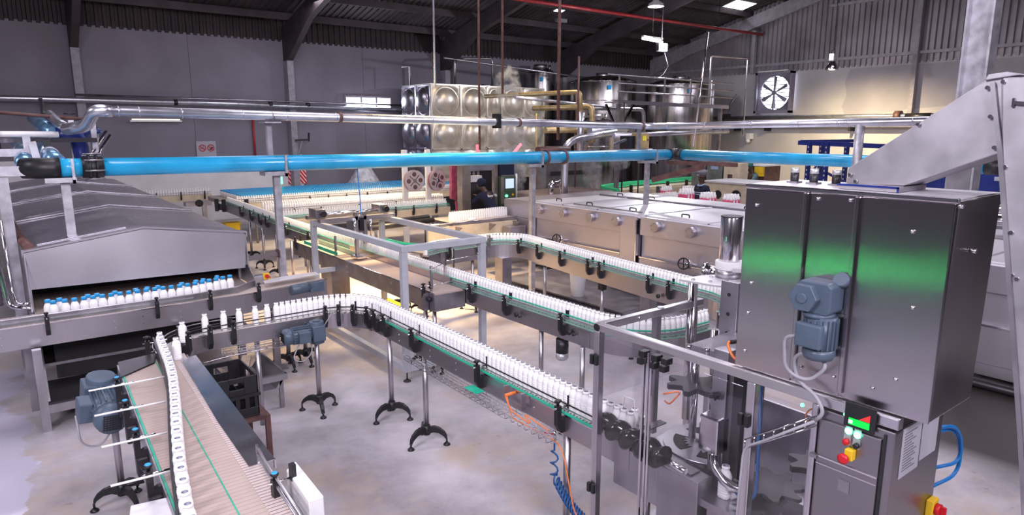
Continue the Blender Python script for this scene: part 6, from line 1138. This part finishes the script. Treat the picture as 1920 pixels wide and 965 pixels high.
# ------------------------------------------------------------------ people
def skin_obj(name,verts,edges,radii,mat,parent,level=1):
    me=bpy.data.meshes.new(name); me.from_pydata(verts,edges,[]); me.materials.append(mat); o=bpy.data.objects.new(name,me); COL.objects.link(o); o.parent=parent
    m=o.modifiers.new('skin','SKIN'); m.use_smooth_shade=True; sv=me.skin_vertices[0].data
    for i,r in enumerate(radii): sv[i].radius=r if isinstance(r,tuple) else (r,r); sv[i].use_root=(i==0)
    s=o.modifiers.new('sub','SUBSURF'); s.levels=level; s.render_levels=level; return o
def person(label,loc,rz,arms,lean=0.,top=NAVYC,stripes=None,hat=None,hatmat=NAVYC,hair=None,collar=None):
    """arms: per side (elbow, wrist) offsets from the shoulder; the figure faces -Y in its own frame"""
    p=thing('person',label,'person',loc); p.rotation_euler=(0,0,rz); cl,sl=cos(lean),sin(lean)
    def T(q):   # lean the trunk forward about the hips
        x,y,z=q
        if z>.95: dz=z-.95; return (x,y*cl-dz*sl,.95+dz*cl+y*sl)
        return q
    V=[];E=[];Rr=[]
    def add(q,r,link=None):
        V.append(q); Rr.append(r)
        if link is not None: E.append((link,len(V)-1))
        return len(V)-1
    pel=add((0,0,.95),(.14,.10)); sp=add(T((0,0,1.12)),(.125,.09),pel); ch=add(T((0,0,1.30)),(.15,.10),sp); nb=add(T((0,.01,1.46)),(.07,.06),ch); nk=add(T((0,0,1.53)),.052,nb); h1=add(T((0,-.015,1.60)),(.066,.078),nk); h2=add(T((0,-.01,1.68)),(.074,.092),h1); h3=add(T((0,.0,1.755)),(.058,.07),h2)
    nose=add(T((0,-.118,1.635)),.012,h1); 
    for s_ in (-1,1): add(T((s_*.078,.005,1.65)),.013,h2)
    tr=[]
    for s_,(el,wr) in zip((-1,1),arms):
        sh=T((s_*.185,0,1.41)); a=add(sh,.058,ch); e=tuple(sh[i]+el[i] for i in range(3)); w_=tuple(sh[i]+wr[i] for i in range(3)); b_=add(e,.042,a); c_=add(w_,.030,b_)
        d=(Vector(w_)-Vector(e)).normalized(); sd=d.cross(Vector((0,0,1))) if abs(d.z)<.9 else Vector((0,1,0)); sd.normalize(); pm=Vector(w_)+d*.06; k=add(tuple(pm),(.034,.020),c_)
        for f,L_ in ((-.027,.068),(-.009,.08),(.009,.076),(.027,.06)):
            q1=pm+d*.035+sd*f; q2=q1+d*L_*.5; q3=q2+d*L_*.4+Vector((0,0,-.02)); i1=add(tuple(q1),.0095,k); i2=add(tuple(q2),.0085,i1); add(tuple(q3),.007,i2)
        t1=pm+sd*.045-d*.01; t2=t1+d*.035+sd*.012; i1=add(tuple(t1),.010,k); add(tuple(t2),.008,i1); tr.append((sh,e,w_))
    for s_ in (-1,1):
        a=add((s_*.095,0,.86),.09,pel); b_=add((s_*.10,-.01,.50),.06,a); c_=add((s_*.10,.02,.10),.04,b_); add((s_*.10,-.12,.035),(.04,.03),c_)
    skin_obj('body',V,E,Rr,SKIN,p)
    eye=MB()
    for s_ in (-1,1): q=T((s_*.03,-.098,1.672)); eye.ball(q,.010,8,6)
    o=bpy.data.objects.new('eyes',eye.mesh('eyes',WHITEP)); COL.objects.link(o); o.parent=p
    m=MB(); q=T((0,-.092,1.595)); m.ball(q,.022,8,6,(1,.35,.3)); o=bpy.data.objects.new('mouth',m.mesh('mouth',mk('lip_'+label[:6],(.16,.06,.05),.5))); COL.objects.link(o); o.parent=p
    V=[];E=[];Rr=[]; pel=add((0,0,.93),(.158,.118)); sp=add(T((0,0,1.12)),(.148,.112),pel); ch=add(T((0,0,1.30)),(.168,.118),sp); nb=add(T((0,.01,1.45)),(.09,.08),ch)
    for (sh,e,w_) in tr: a=add(sh,.074,ch); b_=add(e,.056,a); add(tuple(Vector(e).lerp(Vector(w_),.93)),.045,b_)
    skin_obj('jumper',V,E,Rr,stripes or top,p)
    V=[];E=[];Rr=[]; pel=add((0,0,.97),(.155,.115))
    for s_ in (-1,1): a=add((s_*.095,0,.84),.105,pel); b_=add((s_*.10,-.01,.50),.08,a); add((s_*.10,.01,.10),.07,b_)
    skin_obj('trousers',V,E,Rr,NAVYC,p)
    sh=MB()
    for s_ in (-1,1): sh.ball((s_*.10,-.05,.045),.05,12,8,(1,2.5,.9))
    o=bpy.data.objects.new('shoes',sh.mesh('shoes',BLACKR)); COL.objects.link(o); o.parent=p
    hm=MB(); c=T((0,.01,1.735))
    if hat=='beret': hm.lathe([(.088,-.05),(.095,-.01),(.125,.03),(.12,.06),(.06,.085),(.01,.088)],c,n=20,axis=(0,-.15,1)); hm.lathe([(.05,-.005),(.055,.003)],(c[0],c[1]-.10,c[2]-.02),n=14,axis=(0,-.3,1),sx=1.2,sy=1.3)
    elif hat=='cap': hm.lathe([(.092,-.06),(.098,-.01),(.09,.04),(.06,.07),(.01,.08)],c,n=20)
    else: hm.lathe([(.085,-.11),(.105,-.04),(.108,.0),(.085,.05),(.03,.075)],(c[0],c[1]+.03,c[2]),n=18)
    o=bpy.data.objects.new('cap' if hat else 'hood',hm.mesh('cap',hatmat)); COL.objects.link(o); o.parent=p
    if collar:
        cm=MB(); q=T((0,-.02,1.465)); cm.torus(q,.078,.022,(0,-.3,1),18,8); o=bpy.data.objects.new('collar',cm.mesh('collar',collar)); COL.objects.link(o); o.parent=p
    return p
def jumper_mat():
    m=bpy.data.materials.new('striped_jumper'); m.use_nodes=True; nt=m.node_tree; b=nt.nodes['Principled BSDF']; L=nt.links.new; tc=nd(nt,'ShaderNodeTexCoord'); sp=nd(nt,'ShaderNodeSeparateXYZ'); L(tc.outputs['Object'],sp.inputs[0])
    r=nd(nt,'ShaderNodeValToRGB'); r.color_ramp.interpolation='CONSTANT'; mr=nd(nt,'ShaderNodeMapRange'); mr.inputs['From Min'].default_value=1.1; mr.inputs['From Max'].default_value=1.4; L(sp.outputs['Z'],mr.inputs['Value']); L(mr.outputs[0],r.inputs[0])
    e=r.color_ramp.elements; e[0].position=0; e[0].color=(.012,.014,.04,1); e[1].position=.40; e[1].color=(.4,.45,.6,1)
    for q,c in ((.47,(.012,.014,.04,1)),(.56,(.4,.45,.6,1)),(.63,(.012,.014,.04,1))): x=e.new(q); x.color=c
    L(r.outputs[0],b.inputs['Base Color']); b.inputs['Roughness'].default_value=.9; return m
down=(((-.06,.02,-.28),(-.05,-.06,-.52)),((.06,.02,-.28),(.05,-.06,-.52)))
person('man in navy striped jumper and dark beret standing behind the pink bottle packs',(13.45,10.0,0),radians(-104),down,stripes=jumper_mat(),hat='beret',hatmat=GREYC,collar=SHIRT)
person('worker in grey-green coat and green cap reaching over the far green-railed conveyor',(18.6,11.9,0),radians(-100),(((-.05,-.24,-.12),(-.02,-.50,-.10)),((.05,-.20,-.18),(.03,-.44,-.20))),lean=.3,top=TEALC,hat='cap',hatmat=GREENC)
p=person('person in dark navy hooded jacket bent forward inside the sleeving machine',(8.75,12.05,0),radians(195),(((-.05,-.20,-.18),(-.03,-.40,-.10)),((.05,-.20,-.18),(.03,-.40,-.10))),lean=.55)
cu=bpy.data.curves.new('back_lettering','FONT'); cu.body='Bever VB'; cu.size=.085; cu.extrude=.002; cu.materials.append(WHITEP); cu.align_x='CENTER'
o=text_mesh('back_lettering',cu); o.parent=p; o.location=(0,-.045,1.30); o.rotation_euler=(pi/2-.55,0,pi); o['label']='white lettering on the back'
# ------------------------------------------------------------------ steam
def steam_mat(name,dens,scale,thr):
    m=bpy.data.materials.new(name); m.use_nodes=True; nt=m.node_tree; nt.nodes.clear(); L=nt.links.new
    o=nd(nt,'ShaderNodeOutputMaterial'); v=nd(nt,'ShaderNodeVolumePrincipled'); v.inputs['Color'].default_value=(.95,.93,.95,1); L(v.outputs[0],o.inputs['Volume'])
    tc=nd(nt,'ShaderNodeTexCoord'); no=nd(nt,'ShaderNodeTexNoise'); no.inputs['Scale'].default_value=scale; no.inputs['Detail'].default_value=5; no.inputs['Distortion'].default_value=.8; L(tc.outputs['Object'],no.inputs['Vector'])
    mp=nd(nt,'ShaderNodeMapping'); mp.inputs['Location'].default_value=(-1,-1,-1); mp.inputs['Scale'].default_value=(2,2,2); L(tc.outputs['Generated'],mp.inputs[0])
    g=nd(nt,'ShaderNodeTexGradient'); g.gradient_type='SPHERICAL'; L(mp.outputs[0],g.inputs[0])
    s=nd(nt,'ShaderNodeMath'); s.operation='SUBTRACT'; s.inputs[1].default_value=thr; L(no.outputs['Fac'],s.inputs[0])
    a=nd(nt,'ShaderNodeMath'); a.operation='MULTIPLY'; a.use_clamp=False; L(s.outputs[0],a.inputs[0]); L(g.outputs['Fac'],a.inputs[1])
    x=nd(nt,'ShaderNodeMath'); x.operation='MAXIMUM'; x.inputs[1].default_value=0; L(a.outputs[0],x.inputs[0])
    d=nd(nt,'ShaderNodeMath'); d.operation='MULTIPLY'; d.inputs[1].default_value=dens; L(x.outputs[0],d.inputs[0]); L(d.outputs[0],v.inputs['Density']); return m
def steam(label,c,r,dens,scale,thr=.45):
    mb=MB().ball(c,1,16,12,r); solo('steam_plume',mb,steam_mat('steam',dens,scale,thr),label,'steam','steam plumes')
steam('wisp of steam rising above the dimpled tank',(10.75,14.2,3.85),(.36,.4,.62),170,3.6,.50)
steam('cloud of steam in front of the right side of the dimpled tank',(9.9,13.0,2.45),(.5,.45,.75),150,3.6,.50)
steam('steam cloud just under the blue pipe beside the sleeving machine',(9.95,12.9,1.65),(.32,.36,.6),300,4.5,.49)
steam('steam column rising from the trough behind the long tunnel',(12.3,12.6,1.75),(.26,.3,.65),300,5,.49)
steam('small puff of steam at the right end of the trough under the blue pipe',(13.3,12.6,1.95),(.36,.3,.3),360,6,.48)
steam('thin haze of steam around the white-lagged pipe',(12.6,11.9,2.65),(.7,.5,.5),30,3,.48)
# ------------------------------------------------------------------ light, world, camera
def area(name,loc,size,power,col,spread=180,rot=(0,0,0)):
    l=bpy.data.lights.new(name,'AREA'); l.energy=power; l.size=size; l.color=col; l.spread=radians(spread); o=bpy.data.objects.new(name,l); COL.objects.link(o); o.location=loc; o.rotation_euler=rot; return o
COOL=(.94,.885,1.0)
for k,(x,y,z,pw) in enumerate(((1.2,3.6,6.6,95),(4.6,3.0,6.8,95),(1.0,8.6,6.6,110),(6.6,6.4,6.8,120),(10.5,5.5,6.8,150),(1.0,14.0,6.8,70),(9.6,11.8,6.8,110),(7.2,18.2,6.3,85),(14.5,9.0,6.8,130),(19.5,9.5,6.6,110),
    (-4.5,9.0,5.6,170),(12.5,2.5,6.8,90))):
    area('unseen_hall_light',(x,y,z),2.0,pw,COOL)
for (x,y,z,pw) in ((-3.2,1.5,5.2,330),(-.4,-3.2,5.4,430),(3.6,-3.6,5.6,250)):  # unseen lamps added behind the camera to brighten the sides facing it
    d=Vector((4.5,7.5,.8))-Vector((x,y,z)); area('unseen_hall_light',(x,y,z),1.6,pw,COOL,180,d.to_track_quat('-Z','Y').to_euler())
area('warm_bay_light',(5.0,10.0,6.4),1.0,290,(1,.70,.32),62)
area('warm_bay_light',(6.9,15.0,6.2),1.0,150,(1,.78,.46),80)
area('warm_bay_light',(11.6,15.2,6.3),.8,90,(1,.78,.45),150)
def spot(name,loc,power,col,ang,blend,rot,r=.1):
    l=bpy.data.lights.new(name,'SPOT'); l.energy=power; l.color=col; l.spot_size=radians(ang); l.spot_blend=blend; l.shadow_soft_size=r; o=bpy.data.objects.new(name,l); COL.objects.link(o); o.location=loc; o.rotation_euler=rot; return o
spot('bell_lamp_beam',(22,11.5,4.62),1900,(1,.78,.42),140,.8,(0,radians(-25),0))
l=bpy.data.lights.new('floodlight_beam','POINT'); l.energy=500; l.color=(.9,.93,1); l.shadow_soft_size=.12; o=bpy.data.objects.new('floodlight_beam',l); COL.objects.link(o); o.location=(16.6,13.9,5.0)
area('window_daylight_beam',(10.55,21.9,3.65),.8,60,(.85,.9,1),180,(radians(-90),0,0))
W=bpy.data.worlds.new('hall_surround'); SC.world=W; W.use_nodes=True; bg=W.node_tree.nodes['Background']; bg.inputs[0].default_value=(.56,.52,.66,1); bg.inputs[1].default_value=.2
cam=bpy.data.cameras.new('camera'); cam.sensor_width=36; cam.lens=36*1250/1920; cam.clip_start=.05; cam.clip_end=200
co=bpy.data.objects.new('camera',cam); COL.objects.link(co); co.location=(0,0,2.8); co.rotation_euler=(pi/2-math.atan(242/1250),0,radians(-37.5)); SC.camera=co
vs=SC.view_settings; vs.view_transform='Standard'; vs.look='None'; vs.gamma=1; vs.use_curve_mapping=False; vs.exposure=.0
SC.cycles.use_denoising=True; SC.cycles.max_bounces=8; SC.cycles.transparent_max_bounces=12; SC.cycles.sample_clamp_indirect=6; SC.cycles.volume_step_rate=2
